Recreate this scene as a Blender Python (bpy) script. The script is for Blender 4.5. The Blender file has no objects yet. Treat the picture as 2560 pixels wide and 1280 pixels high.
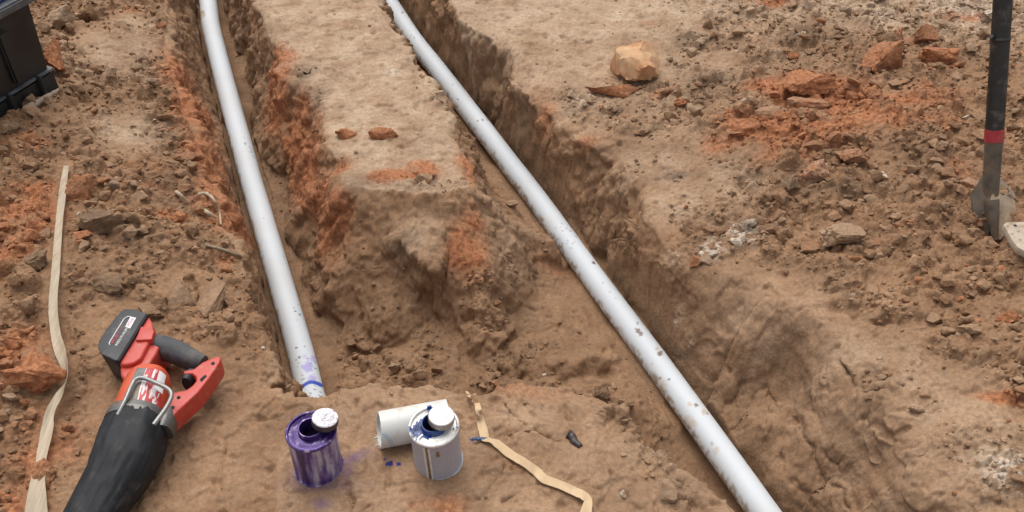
import bpy, bmesh, math, random
import numpy as np
from mathutils import Vector, Matrix, noise as mnoise

scene = bpy.context.scene
COL = scene.collection
random.seed(7)
RNG = np.random.default_rng(11)

# ------------------------------------------------------------------ camera
F_PX = 2450.0                      # focal length in pixels of a 2560 px wide picture
PITCH = math.radians(42.0)
CAM_H = 1.30
cam_d = bpy.data.cameras.new('camera')
cam_d.sensor_fit = 'HORIZONTAL'
cam_d.sensor_width = 36.0
cam_d.lens = 36.0 * F_PX / 2560.0
cam_d.clip_start = 0.02
cam_d.clip_end = 500.0
cam = bpy.data.objects.new('camera', cam_d)
COL.objects.link(cam)
cam.location = (0, 0, CAM_H)
cam.rotation_euler = (math.radians(90) - PITCH, 0, 0)
scene.camera = cam

# ------------------------------------------------------------------ world, sun, exposure
SUN_EL, SUN_AZ = math.radians(64), math.radians(-18)      # azimuth from +y (away from the viewer) towards +x
world = bpy.data.worlds.new('World')
scene.world = world
world.use_nodes = True
wn = world.node_tree
wn.nodes.clear()
sky = wn.nodes.new('ShaderNodeTexSky')
sky.sky_type = 'NISHITA'
sky.sun_disc = False
sky.sun_elevation = SUN_EL
sky.sun_rotation = SUN_AZ
sky.air_density = 1.0
sky.dust_density = 4.0
sky.ozone_density = 1.0
hs = wn.nodes.new('ShaderNodeHueSaturation')
hs.inputs['Saturation'].default_value = 0.28              # overcast: nearly white
bg = wn.nodes.new('ShaderNodeBackground')
bg.inputs['Strength'].default_value = 0.14
wo = wn.nodes.new('ShaderNodeOutputWorld')
wn.links.new(sky.outputs[0], hs.inputs['Color'])
wn.links.new(hs.outputs[0], bg.inputs['Color'])
wn.links.new(bg.outputs[0], wo.inputs['Surface'])

sun_d = bpy.data.lights.new('sun', 'SUN')
sun_d.energy = 1.0
sun_d.angle = math.radians(60)
sun_d.color = (1.0, 0.965, 0.92)
sun = bpy.data.objects.new('sun', sun_d)
COL.objects.link(sun)
sdir = Vector((math.sin(SUN_AZ) * math.cos(SUN_EL), math.cos(SUN_AZ) * math.cos(SUN_EL), math.sin(SUN_EL)))
sun.rotation_euler = sdir.to_track_quat('Z', 'Y').to_euler()
sun.location = sdir * 10

vs = scene.view_settings
vs.view_transform = 'Standard'
vs.look = 'None'
vs.exposure = 0.44
vs.gamma = 1.0
vs.use_curve_mapping = False

# ------------------------------------------------------------------ helpers: pixel of the photograph -> world point
SP, CP = math.sin(PITCH), math.cos(PITCH)


def ray(px, py):
    u, v = (px - 1280.0) / F_PX, (py - 640.0) / F_PX
    return np.array([u, CP - v * SP, -(SP + v * CP)])


def U(px, py, z=0.0):
    d = ray(px, py)
    t = (z - CAM_H) / d[2]
    return np.array([d[0] * t, d[1] * t, z])


def V(px, py, z=0.0):
    return Vector(U(px, py, z))


def depth_z(px, py, Z):
    d = ray(px, py)
    return Vector((d[0] * Z, d[1] * Z, CAM_H + d[2] * Z))


# ------------------------------------------------------------------ noise in numpy
_G2 = RNG.random((256, 256)).astype(np.float32) * (2 * np.pi)
_G2X, _G2Y = np.cos(_G2), np.sin(_G2)
_G3 = RNG.normal(size=(64, 64, 64, 3)).astype(np.float32)
_G3 /= np.linalg.norm(_G3, axis=-1, keepdims=True)
_R2 = RNG.random((4, 256, 256)).astype(np.float32)


def _fade(t):
    return t * t * t * (t * (t * 6 - 15) + 10)


def n2(x, y, s=0):
    x = x + 17.31 * s
    y = y + 41.7 * s
    xi = np.floor(x).astype(np.int32)
    yi = np.floor(y).astype(np.int32)
    fx = (x - xi).astype(np.float32)
    fy = (y - yi).astype(np.float32)
    a, b, c, d = xi & 255, (xi + 1) & 255, yi & 255, (yi + 1) & 255
    u, v = _fade(fx), _fade(fy)

    def g(i, j, dx, dy):
        return _G2X[i, j] * dx + _G2Y[i, j] * dy
    n00, n10 = g(a, c, fx, fy), g(b, c, fx - 1, fy)
    n01, n11 = g(a, d, fx, fy - 1), g(b, d, fx - 1, fy - 1)
    return ((n00 * (1 - u) + n10 * u) * (1 - v) + (n01 * (1 - u) + n11 * u) * v) * 1.5


def n3(x, y, z, s=0):
    x = x + 13.7 * s
    y = y + 7.9 * s
    z = z + 3.3 * s
    xi, yi, zi = (np.floor(q).astype(np.int32) for q in (x, y, z))
    fx, fy, fz = (x - xi).astype(np.float32), (y - yi).astype(np.float32), (z - zi).astype(np.float32)
    u, v, w = _fade(fx), _fade(fy), _fade(fz)
    out = 0
    for i in (0, 1):
        wu = u if i else 1 - u
        for j in (0, 1):
            wv = v if j else 1 - v
            for k in (0, 1):
                ww = w if k else 1 - w
                g = _G3[(xi + i) & 63, (yi + j) & 63, (zi + k) & 63]
                out = out + wu * wv * ww * (g[..., 0] * (fx - i) + g[..., 1] * (fy - j) + g[..., 2] * (fz - k))
    return out * 1.4


def fbm2(x, y, s=0, o=3, gain=0.5):
    t, a = 0, 1.0
    for k in range(o):
        t = t + a * n2(x * 2 ** k, y * 2 ** k, s + k * 3)
        a *= gain
    return t


def cells(x, y, size, seed, rmin=0.35, rmax=0.75, prob=1.0):
    """heap of rounded lumps of one size: height in units of size"""
    X, Y = x / size + seed * 11.3, y / size + seed * 5.7
    xi, yi = np.floor(X).astype(np.int32), np.floor(Y).astype(np.int32)
    best = np.zeros(x.shape, np.float32)
    for i in (-1, 0, 1):
        for j in (-1, 0, 1):
            a, b = (xi + i) & 255, (yi + j) & 255
            r0, r1, r2, r3 = _R2[0][a, b], _R2[1][a, b], _R2[2][a, b], _R2[3][a, b]
            dx = X - (xi + i) - r0
            dy = Y - (yi + j) - r1
            ang = r2 * 6.28
            ca, sa = np.cos(ang), np.sin(ang)
            ex, ey = (dx * ca + dy * sa), (-dx * sa + dy * ca) * (1.0 + 0.8 * r3)
            r = rmin + (rmax - rmin) * r3
            q = 1 - (ex * ex + ey * ey) / (r * r)
            tilt = 0.5 * (ex * (r2 - 0.5) + ey * (r0 - 0.5))
            dome = r * np.power(np.maximum(q, 0), 0.5) * 0.85 + tilt * .5
            # broken faces: the lump cut by a few tilted planes
            c1, s1 = np.cos(r0 * 6.28), np.sin(r0 * 6.28)
            c2, s2 = np.cos(r1 * 6.28 + 2), np.sin(r1 * 6.28 + 2)
            f1 = r * .60 - .38 * (dx * c1 + dy * s1)
            f2_ = r * .62 - .30 * (dx * c2 + dy * s2)
            f3 = r * .52 + .22 * (dx * s1 - dy * c1)
            dome = np.minimum(np.minimum(dome, f1), np.minimum(f2_, f3))
            hgt = np.where((q > 0) & (r2 < prob), np.maximum(dome, 0), 0)
            best = np.maximum(best, hgt)
    return best


def cells3(x, y, z, size, seed, rmin=.35, rmax=.75):
    X, Y, Z = x / size + seed * 7.7, y / size + seed * 3.1, z / size + seed * 1.9
    xi, yi, zi = (np.floor(q).astype(np.int32) for q in (X, Y, Z))
    best = np.zeros(x.shape, np.float32)
    for i in (-1, 0, 1):
        for j in (-1, 0, 1):
            for k in (-1, 0, 1):
                a, b = (xi + i + 37 * (zi + k)) & 255, (yi + j + 91 * (zi + k)) & 255
                r0, r1, r2, r3 = _R2[0][a, b], _R2[1][a, b], _R2[2][a, b], _R2[3][a, b]
                dx, dy, dz = X - (xi + i) - r0, Y - (yi + j) - r1, Z - (zi + k) - r2
                r = rmin + (rmax - rmin) * r3
                q = 1 - (dx * dx + dy * dy + dz * dz) / (r * r)
                best = np.maximum(best, np.minimum(r * np.sqrt(np.maximum(q, 0)), r * .55))
    return best


def sstep(a, b, x):
    t = np.clip((x - a) / (b - a), 0, 1)
    return t * t * (3 - 2 * t)


def smax(a, b, k):
    h = np.clip(0.5 + 0.5 * (a - b) / k, 0, 1)
    return b * (1 - h) + a * h + k * h * (1 - h)


# ------------------------------------------------------------------ terrain: banks around the trenches
FLOOR = -0.315
# rim vertices: px, py, z of the rim, run of the wall (m), roundness exponent
RIM_LF = [(405, -60, -.07, .11, 1), (415, 60, -.07, .11, 1), (430, 170, -.07, .12, 1), (470, 300, -.07, .12, 1),
          (500, 400, -.07, .12, 1), (532, 480, -.06, .11, 1), (556, 560, -.05, .09, 1), (598, 640, -.045, .08, 1),
          (652, 750, -.03, .07, 1), (682, 830, -.02, .06, 1), (698, 895, -.015, .06, 1), (684, 950, -.01, .06, 1),
          (728, 984, 0, .06, 1), (800, 978, 0, .06, 1), (870, 972, 0, .06, 1), (950, 962, 0, .07, 1.2),
          (1050, 972, 0, .07, 1.2), (1180, 986, -.005, .08, 1.3), (1260, 975, 0, .08, 1.3), (1350, 964, 0, .08, 1.3),
          (1430, 972, -.005, .09, 1.4), (1500, 1010, -.005, .09, 1.4), (1560, 1060, -.005, .07, 1.2), (1640, 1112, 0, .06, 1),
          (1740, 1165, 0, .05, 1), (1800, 1220, 0, .05, 1), (1850, 1285, 0, .05, 1), (1930, 1400, 0, .05, 1), (2010, 1520, 0, .05, 1)]
RIM_M = [(640, -60, -.06, .10, 1), (665, 60, -.06, .10, 1), (690, 110, -.06, .11, 1), (722, 200, -.06, .13, 1),
         (788, 265, -.06, .15, 1), (812, 330, -.06, .15, 1), (840, 400, -.06, .14, 1), (858, 462, -.06, .19, 1.15),
         (930, 476, -.06, .27, 1.25), (1010, 487, -.06, .32, 1.3), (1100, 490, -.06, .33, 1.25), (1172, 466, -.07, .26, 1.1),
         (1160, 390, -.07, .17, 1), (1130, 292, -.07, .12, 1), (1095, 228, -.065, .09, 1), (1064, 190, -.06, .08, 1),
         (1014, 120, -.06, .08, 1), (976, 40, -.06, .08, 1), (922, -60, -.06, .08, 1)]
RIM_R = [(1095, -60, -.09, .09, 1), (1150, 20, -.09, .09, 1), (1168, 75, -.09, .09, 1), (1235, 95, -.09, .08, 1),
         (1288, 150, -.09, .08, 1), (1305, 240, -.10, .07, 1), (1395, 295, -.10, .08, 1), (1430, 350, -.10, .08, 1),
         (1550, 400, -.10, .10, 1), (1590, 470, -.10, .09, 1), (1618, 560, -.10, .10, 1.05), (1680, 640, -.10, .12, 1.15),
         (1800, 680, -.085, .16, 1.35), (1930, 715, -.07, .19, 1.5), (2050, 785, -.05, .215, 1.65), (2180, 875, -.035, .235, 1.8),
         (2310, 970, -.02, .25, 1.9), (2430, 1075, -.01, .26, 1.9), (2520, 1185, 0, .28, 1.9), (2600, 1320, 0, .30, 1.9),
         (2720, 1480, 0, .30, 1.9)]
LEDGE = [(958, 572, -.092, .09, 1), (1040, 538, -.080, .09, 1), (1112, 556, -.090, .09, 1), (1115, 615, -.112, .07, 1),
         (1085, 652, -.126, .06, 1), (1005, 612, -.112, .07, 1)]


def rim_world(rim):
    p = np.array([U(a, b, z) for a, b, z, w, e in rim])
    return p[:, :2], np.array([r[2] for r in rim]), np.array([r[3] for r in rim]), np.array([r[4] for r in rim])


def extend(pts, z, w, e, pre, post):
    n0, n1 = len(pre), len(post)
    pts = np.vstack([np.array(pre).reshape(-1, 2), pts, np.array(post).reshape(-1, 2)])
    z = np.r_[np.full(n0, z[0]), z, np.full(n1, z[-1])]
    w = np.r_[np.full(n0, w[0]), w, np.full(n1, w[-1])]
    e = np.r_[np.full(n0, e[0]), e, np.full(n1, e[-1])]
    return pts, z, w, e


def along(pts, i, j, L):
    d = pts[i] - pts[j]
    d = d / np.linalg.norm(d)
    return pts[i] + d * L


p, z, w, e = rim_world(RIM_LF)
up = p[0] + np.array([-.36, .93]) * 2.2
dn = p[-1] + np.array([.40, -.91]) * 2.2
P_LF = extend(p, z, w, e, [(-60, up[1]), up], [dn, (dn[0], -60), (-60, -60)])
p, z, w, e = rim_world(RIM_M)
P_M = extend(p, z, w, e, [p[0] + np.array([-.36, .93]) * 2.2], [p[-1] + np.array([-.41, .91]) * 2.2])
p, z, w, e = rim_world(RIM_R)
upr = p[0] + np.array([-.41, .91]) * 2.2
dnr = p[-1] + np.array([.40, -.91]) * 2.2
P_R = extend(p, z, w, e, [(60, 60), (upr[0], 60), upr], [dnr, (dnr[0], -60), (60, -60)])
P_LED = rim_world(LEDGE)

# heights of the open ground: px, py, z
ZC_LF = [(400, 950, .0), (300, 1100, .0), (800, 1150, 0), (1100, 1150, 0), (1400, 1150, 0), (1000, 1000, 0), (600, 1000, .0),
         (1700, 1220, 0), (560, 860, .0), (640, 780, -.02), (560, 640, -.02), (480, 520, -.03), (400, 380, -.04), (330, 200, -.05), (330, 30, -.05),
         (150, 120, -.02), (60, 320, .0), (200, 500, .01), (100, 700, .03), (60, 950, .03), (250, 800, .01), (450, 700, .0),
         (500, 1250, 0), (100, 1200, .02), (-200, 300, .05), (-300, 900, .05)]
ZC_M = [(800, 60, -.055), (900, 200, -.055), (950, 330, -.055), (1000, 420, -.06), (850, 0, -.06)]
ZC_R = [(1300, 30, -.09), (1400, 150, -.09), (1500, 300, -.09), (1650, 420, -.09), (1750, 560, -.09), (1850, 660, -.08), (1700, 200, -.08),
        (1900, 330, -.03), (2100, 200, -.04), (2250, 300, -.02), (2100, 450, -.03), (2350, 500, -.03), (2100, 650, -.02),
        (2350, 700, -.01), (1850, 520, -.075), (1980, 620, -.06), (2150, 780, -.035), (2300, 900, -.02), (2450, 1000, 0), (2500, 850, .02),
        (2560, 1150, .01), (1900, 60, -.09), (2200, 30, -.09), (2500, 60, -.08), (2000, 120, -.07), (2700, 600, 0)]


def idw(x, y, ctrl, extra=()):
    pts = np.array([U(*c) for c in ctrl])
    num = np.zeros(x.shape, np.float32)
    den = np.zeros(x.shape, np.float32)
    for q in list(pts) + [np.array(v) for v in extra]:
        wgt = 1.0 / ((x - q[0]) ** 2 + (y - q[1]) ** 2 + 0.004) ** 1.6
        num += wgt * q[2]
        den += wgt
    return num / den


def bank(x, y, P):
    """(distance outside the rim, run, exponent, rim height) for each point"""
    pts, z, w, e = P
    n = len(pts)
    best = np.full(x.shape, 1e9, np.float32)
    W = np.zeros(x.shape, np.float32)
    E = np.ones(x.shape, np.float32)
    Zr = np.zeros(x.shape, np.float32)
    inside = np.zeros(x.shape, bool)
    for i in range(n):
        a, b = pts[i], pts[(i + 1) % n]
        d = b - a
        L = d @ d
        t = np.clip(((x - a[0]) * d[0] + (y - a[1]) * d[1]) / L, 0, 1)
        q = (x - a[0] - t * d[0]) ** 2 + (y - a[1] - t * d[1]) ** 2
        m = q < best
        best = np.where(m, q, best)
        j = (i + 1) % n
        W = np.where(m, w[i] + t * (w[j] - w[i]), W)
        E = np.where(m, e[i] + t * (e[j] - e[i]), E)
        Zr = np.where(m, z[i] + t * (z[j] - z[i]), Zr)
        if a[1] != b[1]:
            cr = ((a[1] > y) != (b[1] > y)) & (x < (b[0] - a[0]) * (y - a[1]) / (b[1] - a[1]) + a[0])
            inside ^= cr
    d = np.sqrt(best)
    return np.where(inside, -d, d), W, E, Zr


GROOVES = [  # px polyline, width m, depth m (negative = ridge)
    ([(1262, 1012), (1285, 1038), (1305, 1062)], .004, .005),
    ([(1245, 1085), (1330, 1080), (1400, 1102)], .006, .006),
    ([(1210, 1255), (1260, 1200), (1290, 1150)], .007, .007),
    ([(1180, 1270), (1230, 1215), (1262, 1170)], .005, .006),
    ([(1260, 1260), (1300, 1225), (1350, 1208)], .006, .006),
    ([(1500, 1270), (1530, 1215), (1560, 1160)], .004, .004),
    ([(1370, 1180), (1390, 1130)], .004, .004),
    ([(1560, 1080), (1610, 1120), (1650, 1180), (1700, 1235), (1760, 1280)], .012, .008),
    ([(960, 1130), (970, 1190), (940, 1250), (900, 1290)], .006, .005),
    ([(870, 1210), (885, 1260), (870, 1300)], .006, .006),
    ([(895, 1010), (905, 1060), (890, 1110)], .008, .004),
    ([(700, 1010), (640, 1060), (560, 1100)], .010, .005),
    ([(560, 1130), (540, 1190), (560, 1260)], .008, .005),
    ([(640, 1180), (660, 1260)], .010, .004),
    ([(2110, 900), (2160, 985), (2260, 965)], .004, .006),
    ([(2170, 1020), (2172, 1090), (2190, 1140)], .004, .008),
    ([(2160, 1040), (2230, 1100), (2260, 1075)], .005, .007),
    ([(2080, 1110), (2110, 1190), (2130, 1270)], .006, .010),
    ([(1990, 1050), (2040, 1130), (2080, 1200)], .007, .008),
    ([(1920, 920), (1960, 1000), (2010, 1060)], .008, .007),
    ([(1960, 1130), (2000, 1190), (2030, 1260)], .010, .010),
    ([(2250, 1130), (2300, 1110)], .004, .006),
    ([(1755, 760), (1790, 860), (1850, 950)], .010, .010),
    ([(1550, 420), (1560, 500), (1540, 560), (1580, 610)], .004, .012),
    ([(1460, 470), (1475, 510)], .004, .010),
    ([(1400, 430), (1390, 510)], .005, .006),
    ([(1430, 430), (1420, 500)], .004, .006),
    ([(700, 245), (760, 252)], .003, .004),
    ([(790, 268), (830, 275)], .003, .003),
    ([(740, 60), (790, 65)], .003, .003),
    ([(930, 300), (990, 320)], .003, .003),
    ([(1160, 800), (1240, 830), (1300, 845)], .010, .012),
    ([(1180, 870), (1230, 850), (1290, 820)], .010, -.010),
    ([(1250, 940), (1330, 935), (1420, 945), (1520, 935)], .016, .014),
    ([(1250, 915), (1340, 905), (1430, 912), (1540, 900)], .012, -.010),
    ([(450, 715), (470, 760)], .005, .012),
    ([(470, 690), (490, 740), (485, 790)], .005, .014),
    ([(530, 740), (545, 790)], .005, .012),
    ([(2080, 770), (2200, 800), (2360, 800)], .014, .012),
    ([(1460, 110), (1530, 90)], .004, .004),
    ([(1400, 95), (1450, 110)], .004, .004),
    ([(1850, 450), (1890, 520)], .008, .008),
    ([(1890, 560), (1960, 610)], .010, .014),
]


ZP = -.280
PIPE_L = ([(505, -90), (521, 10), (534, 95), (614, 400), (642, 500), (700, 700), (751, 880), (774, 975), (790, 1035)],
          [ZP + .02, ZP + .02, ZP + .02, ZP + .005, ZP, ZP, ZP - .01, ZP - .01, ZP - .01])
PIPE_R = ([(905, -90), (969, 0), (1031, 95), (1110, 196), (1272, 408), (1339, 495), (1480, 690), (1621, 880), (1690, 975), (1837, 1180), (1904, 1275), (2000, 1410), (2200, 1720)],
          [ZP, ZP, ZP, ZP, ZP - .005, ZP - .01, ZP - .015, ZP - .01, ZP - .005, ZP + .01, ZP + .02, ZP + .02, ZP + .02])


def pipe_dist(x, y):
    best = None
    for pix, zz in (PIPE_L, PIPE_R):
        d = seg_dist(x, y, np.array([U(a, b, q)[:2] for (a, b), q in zip(pix, zz)]))
        best = d if best is None else np.minimum(best, d)
    return best


def seg_dist(x, y, poly):
    best = np.full(x.shape, 1e9, np.float32)
    for a, b in zip(poly[:-1], poly[1:]):
        d = b - a
        t = np.clip(((x - a[0]) * d[0] + (y - a[1]) * d[1]) / (d @ d + 1e-12), 0, 1)
        best = np.minimum(best, (x - a[0] - t * d[0]) ** 2 + (y - a[1] - t * d[1]) ** 2)
    return np.sqrt(best)


def base_height(x, y, fine=True):
    x = np.asarray(x, np.float32)
    y = np.asarray(y, np.float32)
    wx = 0.016 * n2(x * 8, y * 8, 1) + 0.0045 * n2(x * 24, y * 24, 2)
    wy = 0.016 * n2(x * 8, y * 8, 3) + 0.0045 * n2(x * 24, y * 24, 4)
    if fine:
        wx = wx + 0.0016 * n2(x * 60, y * 60, 5)
        wy = wy + 0.0016 * n2(x * 60, y * 60, 6)
    X, Y = x + wx, y + wy
    fl = FLOOR + 0.018 * n2(x * 5, y * 5, 8) + 0.010 * n2(x * 14, y * 14, 9)
    # spoil left on the floor between the mesa and the right pipe, and in front of the mesa
    for (px, py, zz, r, hh) in [(1240, 580, -.30, .16, .05), (1180, 760, -.3, .14, .035), (1000, 880, -.31, .16, .025), (1400, 890, -.3, .16, .03),
                                (1560, 1030, -.3, .08, .05), (700, 470, -.31, .1, .02)]:
        c = U(px, py, zz)
        fl = fl + hh * np.exp(-((x - c[0]) ** 2 + (y - c[1]) ** 2) / (r * r))
    tops = [(P_LF, idw(x, y, ZC_LF, [(-8, 8, .1), (-8, -6, .1), (0, -6, 0), (0, 0, 0), (-1, 6, -.05)])),
            (P_M, idw(x, y, ZC_M)),
            (P_R, idw(x, y, ZC_R, [(8, 8, 0), (8, -4, .05), (3, 2, .03), (2, 6, -.1)])),
            (P_LED, None)]
    h = fl
    inm = {}
    for k, (P, zt) in zip(('lf', 'm', 'r', 'led'), tops):
        d, W, E, Zr = bank(X, Y, P)
        if zt is None:
            zt = Zr
            pl = P[0].mean(0)
            A = np.c_[P[0] - pl, np.ones(len(P[0]))]
            co = np.linalg.lstsq(A, P[1], rcond=None)[0]
            zt = (x - pl[0]) * co[0] + (y - pl[1]) * co[1] + co[2]
            zt = zt.astype(np.float32)
        else:
            zt = zt * sstep(0, .12, -d) + Zr * (1 - sstep(0, .12, -d))
        Wv = W * (1 + 0.35 * n2(x * 7, y * 7, 12))
        s = np.maximum(d, 0) / np.maximum(Wv, .02)
        rounding = 0.012 * np.maximum(0, 1 - np.abs(d) / .02) ** 2 * sstep(1.15, 1.0, E)
        hk = zt - (zt - FLOOR + 0.05) * np.power(np.maximum(s, 1e-6), E) - rounding
        hk = np.where(s > 3, -9, hk)
        h = smax(h, np.maximum(hk, -2), 0.012)
        inm[k] = d
    # room for the pipes: the spade cut a channel for them
    dp = pipe_dist(x, y)
    h = np.minimum(h, ZP - .026 + np.maximum(0, dp - .042) * 9 + .012 * n2(x * 30, y * 30, 14) * sstep(.04, .07, dp))
    # the far ends of the trenches run out under level ground
    far = sstep(3.9, 4.3, y + 0.1 * n2(x * 2, y * 2, 15)) + sstep(-.9, -1.3, y)
    h = h * (1 - far) + far * (-.08 + .1 * fbm2(x * .4, y * .4, 16))
    return h, inm


_hx, _hy = np.arange(-2.6, 2.8, .009), np.arange(.4, 4.4, .009)
_HG, _ = base_height(*np.meshgrid(_hx, _hy), False)


def hit(px, py):
    """where the ray through a pixel of the photograph meets the ground"""
    d = ray(px, py)
    t = np.arange(1.0, 5.0, 0.003)
    X, Y, Z = d[0] * t, d[1] * t, CAM_H + d[2] * t
    fx, fy = np.clip((X + 2.6) / .009, 0, len(_hx) - 2), np.clip((Y - .4) / .009, 0, len(_hy) - 2)
    i, j = fx.astype(int), fy.astype(int)
    u, v = fx - i, fy - j
    h = (_HG[j, i] * (1 - u) + _HG[j, i + 1] * u) * (1 - v) + (_HG[j + 1, i] * (1 - u) + _HG[j + 1, i + 1] * u) * v
    k = np.argmax(Z < h)
    return np.array([X[k], Y[k], float(h[k])])


# ---- the grid: rows across the view, columns spread by arc length so that the trench walls get their share
NX = 1010
ys = [0.62]
while ys[-1] < 3.35:
    ys.append(ys[-1] + 0.0023 + 0.0011 * max(0, ys[-1] - .8))
ys = np.array(ys)
dense = np.linspace(-1, 1, 900)
rows_x = []
YY = np.repeat(ys[::4, None], 900, 1)
HW = 0.62 + 0.47 * YY
XX = dense[None, :] * HW + 0.02
HH, _ = base_height(XX, YY, False)
ds = np.sqrt(np.diff(XX, axis=1) ** 2 + np.minimum(np.abs(np.diff(HH, axis=1)), .02) ** 2)
S = np.c_[np.zeros(len(ds)), np.cumsum(ds, 1)]
S /= S[:, -1:]
tgt = np.linspace(0, 1, NX)
M = np.array([np.interp(tgt, S[i], dense) for i in range(len(S))])
K = 9
Mp = np.pad(M, ((K, K), (0, 0)), mode='edge')
M = sum(Mp[i:i + len(M)] for i in range(2 * K + 1)) / (2 * K + 1)
idx = np.arange(len(ys)) / 4.0
i0 = np.clip(np.floor(idx).astype(int), 0, len(M) - 2)
fr = (idx - i0)[:, None]
MM = M[i0] * (1 - fr) + M[i0 + 1] * fr
# coarse skirt out to the horizon
nb = 46
gro = np.cumsum(0.006 * 1.22 ** np.arange(nb))
gro = gro * (70.0 / gro[-1])
gro = np.minimum.accumulate(gro[::-1])[::-1]
sk = np.cumsum(0.006 * 1.21 ** np.arange(nb))
ys_all = np.r_[(ys[0] - sk)[::-1], ys, ys[-1] + sk]
MM = np.vstack([np.repeat(MM[:1], nb, 0), MM, np.repeat(MM[-1:], nb, 0)])
hw = (0.62 + 0.47 * np.clip(ys_all, ys[0], ys[-1]))[:, None]
GX = MM * hw + 0.02
GX = np.c_[(GX[:, :1] - sk[None, ::-1]), GX, (GX[:, -1:] + sk[None, :])].astype(np.float32)
GY = np.repeat(ys_all[:, None], GX.shape[1], 1).astype(np.float32)
NR, NC = GX.shape
gx, gy = GX.ravel(), GY.ravel()
gz, inm = base_height(gx, gy)
d_lf, d_m, d_r = inm['lf'], inm['m'], inm['r']


def blob(cx, cy, rx, ry=None, ang=0.0):
    """soft patch in world units around the ground point seen at a pixel of the photograph"""
    c = hit(cx, cy)
    ry = ry or rx
    R_ = 2.1 * max(rx, ry)
    r0, r1 = np.searchsorted(ys_all, c[1] - R_) * NC, np.searchsorted(ys_all, c[1] + R_) * NC
    out = np.zeros(gx.shape, np.float32)
    k = r0 + np.where(np.abs(gx[r0:r1] - c[0]) < R_)[0]
    a = math.radians(ang)
    dx, dy = gx[k] - c[0], gy[k] - c[1]
    ex, ey = dx * math.cos(a) + dy * math.sin(a), -dx * math.sin(a) + dy * math.cos(a)
    q = (ex / rx) ** 2 + (ey / ry) ** 2 + ((gz0[k] - c[2]) / max(rx, ry, .05)) ** 2
    out[k] = np.exp(-q * 1.2)
    return out


gz0 = gz.copy()
core = (np.abs(gx) < 2.6) & (gy > .3) & (gy < 3.8)

# ---- how crumbly the ground is (0 trowelled smooth .. 1 loose rubble)
crumb = np.full(gx.shape, .35, np.float32)
on_f = sstep(-.005, .02, -d_lf)
ref_f = U(620, 1000, 0)
left_pile = on_f * sstep(.10, -.05, gx - (-.40 + 0.10 * (gy - 1.0) * -1) + .05 * n2(gx * 6, gy * 6, 20))
crumb = np.where(d_lf < .01, 0.10 + .85 * left_pile, crumb)
on_m = d_m < .005
crumb = np.where(on_m, .10 + .25 * sstep(.04, .0, -d_m), crumb)
inR = d_r < 0
Rdepth = -d_r
cR = sstep(.02, .12, Rdepth + .05 * n2(gx * 5, gy * 5, 21))
farR = sstep(2.05, 2.3, gy) * sstep(.75, .35, gx)
crumb = np.where(inR, .12 + .8 * cR * (1 - .75 * farR), crumb)
slope_R = (d_r > 0) & (d_r < .3) & (gx > .3)
crumb = np.where(slope_R, .10 + .12 * (n2(gx * 9, gy * 9, 22) > .15), crumb)
for (px, py, r, a) in [(1220, 740, .09, .9), (1270, 680, .07, .7), (1000, 900, .14, .7), (900, 900, .08, .7), (1330, 905, .12, .7), (1230, 960, .05, 1.0),
                       (1500, 990, .05, .8), (1560, 1050, .05, .9), (1640, 1150, .05, .8), (1700, 1230, .04, .8), (1000, 470, .06, .6), (1100, 480, .08, .7),
                       (1160, 470, .06, .6), (1010, 640, .06, .8), (1080, 690, .08, .7), (700, 460, .10, .5), (660, 250, .08, .5),
                       (1100, 250, .06, .7), (1080, 200, .05, .6), (750, 180, .05, .7), (780, 240, .05, .7), (900, 390, .08, .3),
                       (1750, 120, .12, .7), (1800, 250, .16, .9), (1700, 180, .10, .6), (1650, 260, .08, .7), (1560, 130, .08, .5),
                       (1760, 600, .09, .9), (1860, 600, .08, .9), (1680, 700, .08, .6), (2050, 960, .05, .6), (2200, 960, .06, .6), (2300, 1010, .05, .6),
                       (1430, 250, .05, .8), (1460, 290, .05, .7), (1480, 60, .06, .4), (1580, 430, .07, .5), (2480, 1150, .12, .7), (2100, 1200, .06, .5),
                       (1420, 1080, .03, .4), (1600, 1100, .04, .8), (620, 880, .10, .6), (560, 930, .06, .5), (660, 800, .06, .6)]:
    crumb = np.maximum(crumb, a * np.minimum(1, 1.3 * blob(px, py, r)))
for (px, py, r, a) in [(300, 110, .12, .75), (320, 330, .08, .6), (590, 1080, .16, .9), (480, 1180, .18, .95), (1400, 130, .12, .8), (1350, 60, .10, .8),
                       (1700, 400, .10, .7), (1800, 460, .09, .6), (1050, 580, .06, .9), (440, 720, .05, .9), (520, 740, .06, .8), (560, 980, .06, .5), (1290, 560, .08, .5),
                       (1320, 760, .08, .4)]:
    crumb = crumb * (1 - a * blob(px, py, r))
crumb = np.clip(crumb * (0.85 + .5 * n2(gx * 11, gy * 11, 23)), 0.03, 1)

# ---- grooves, cracks, drag marks
for poly, wd, dp in GROOVES:
    pw = np.array([hit(*q)[:2] for q in poly])
    lo, hi = pw.min(0) - .08, pw.max(0) + .08
    m = (gx > lo[0]) & (gx < hi[0]) & (gy > lo[1]) & (gy < hi[1])
    xx, yy = gx[m], gy[m]
    dd = seg_dist(xx + .006 * n2(xx * 40, yy * 40, 30), yy + .006 * n2(xx * 40, yy * 40, 31), pw)
    gz[m] -= 1.4 * dp * np.exp(-(dd / wd) ** 2) * (0.7 + .6 * n2(xx * 30, yy * 30, 32))

for (px, py, r, dpt) in [(2488, 566, .04, .05), (2520, 596, .045, .05), (217, 48, .022, .05), (470, 328, .012, .03)]:
    gz -= dpt * blob(px, py, r)

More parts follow.
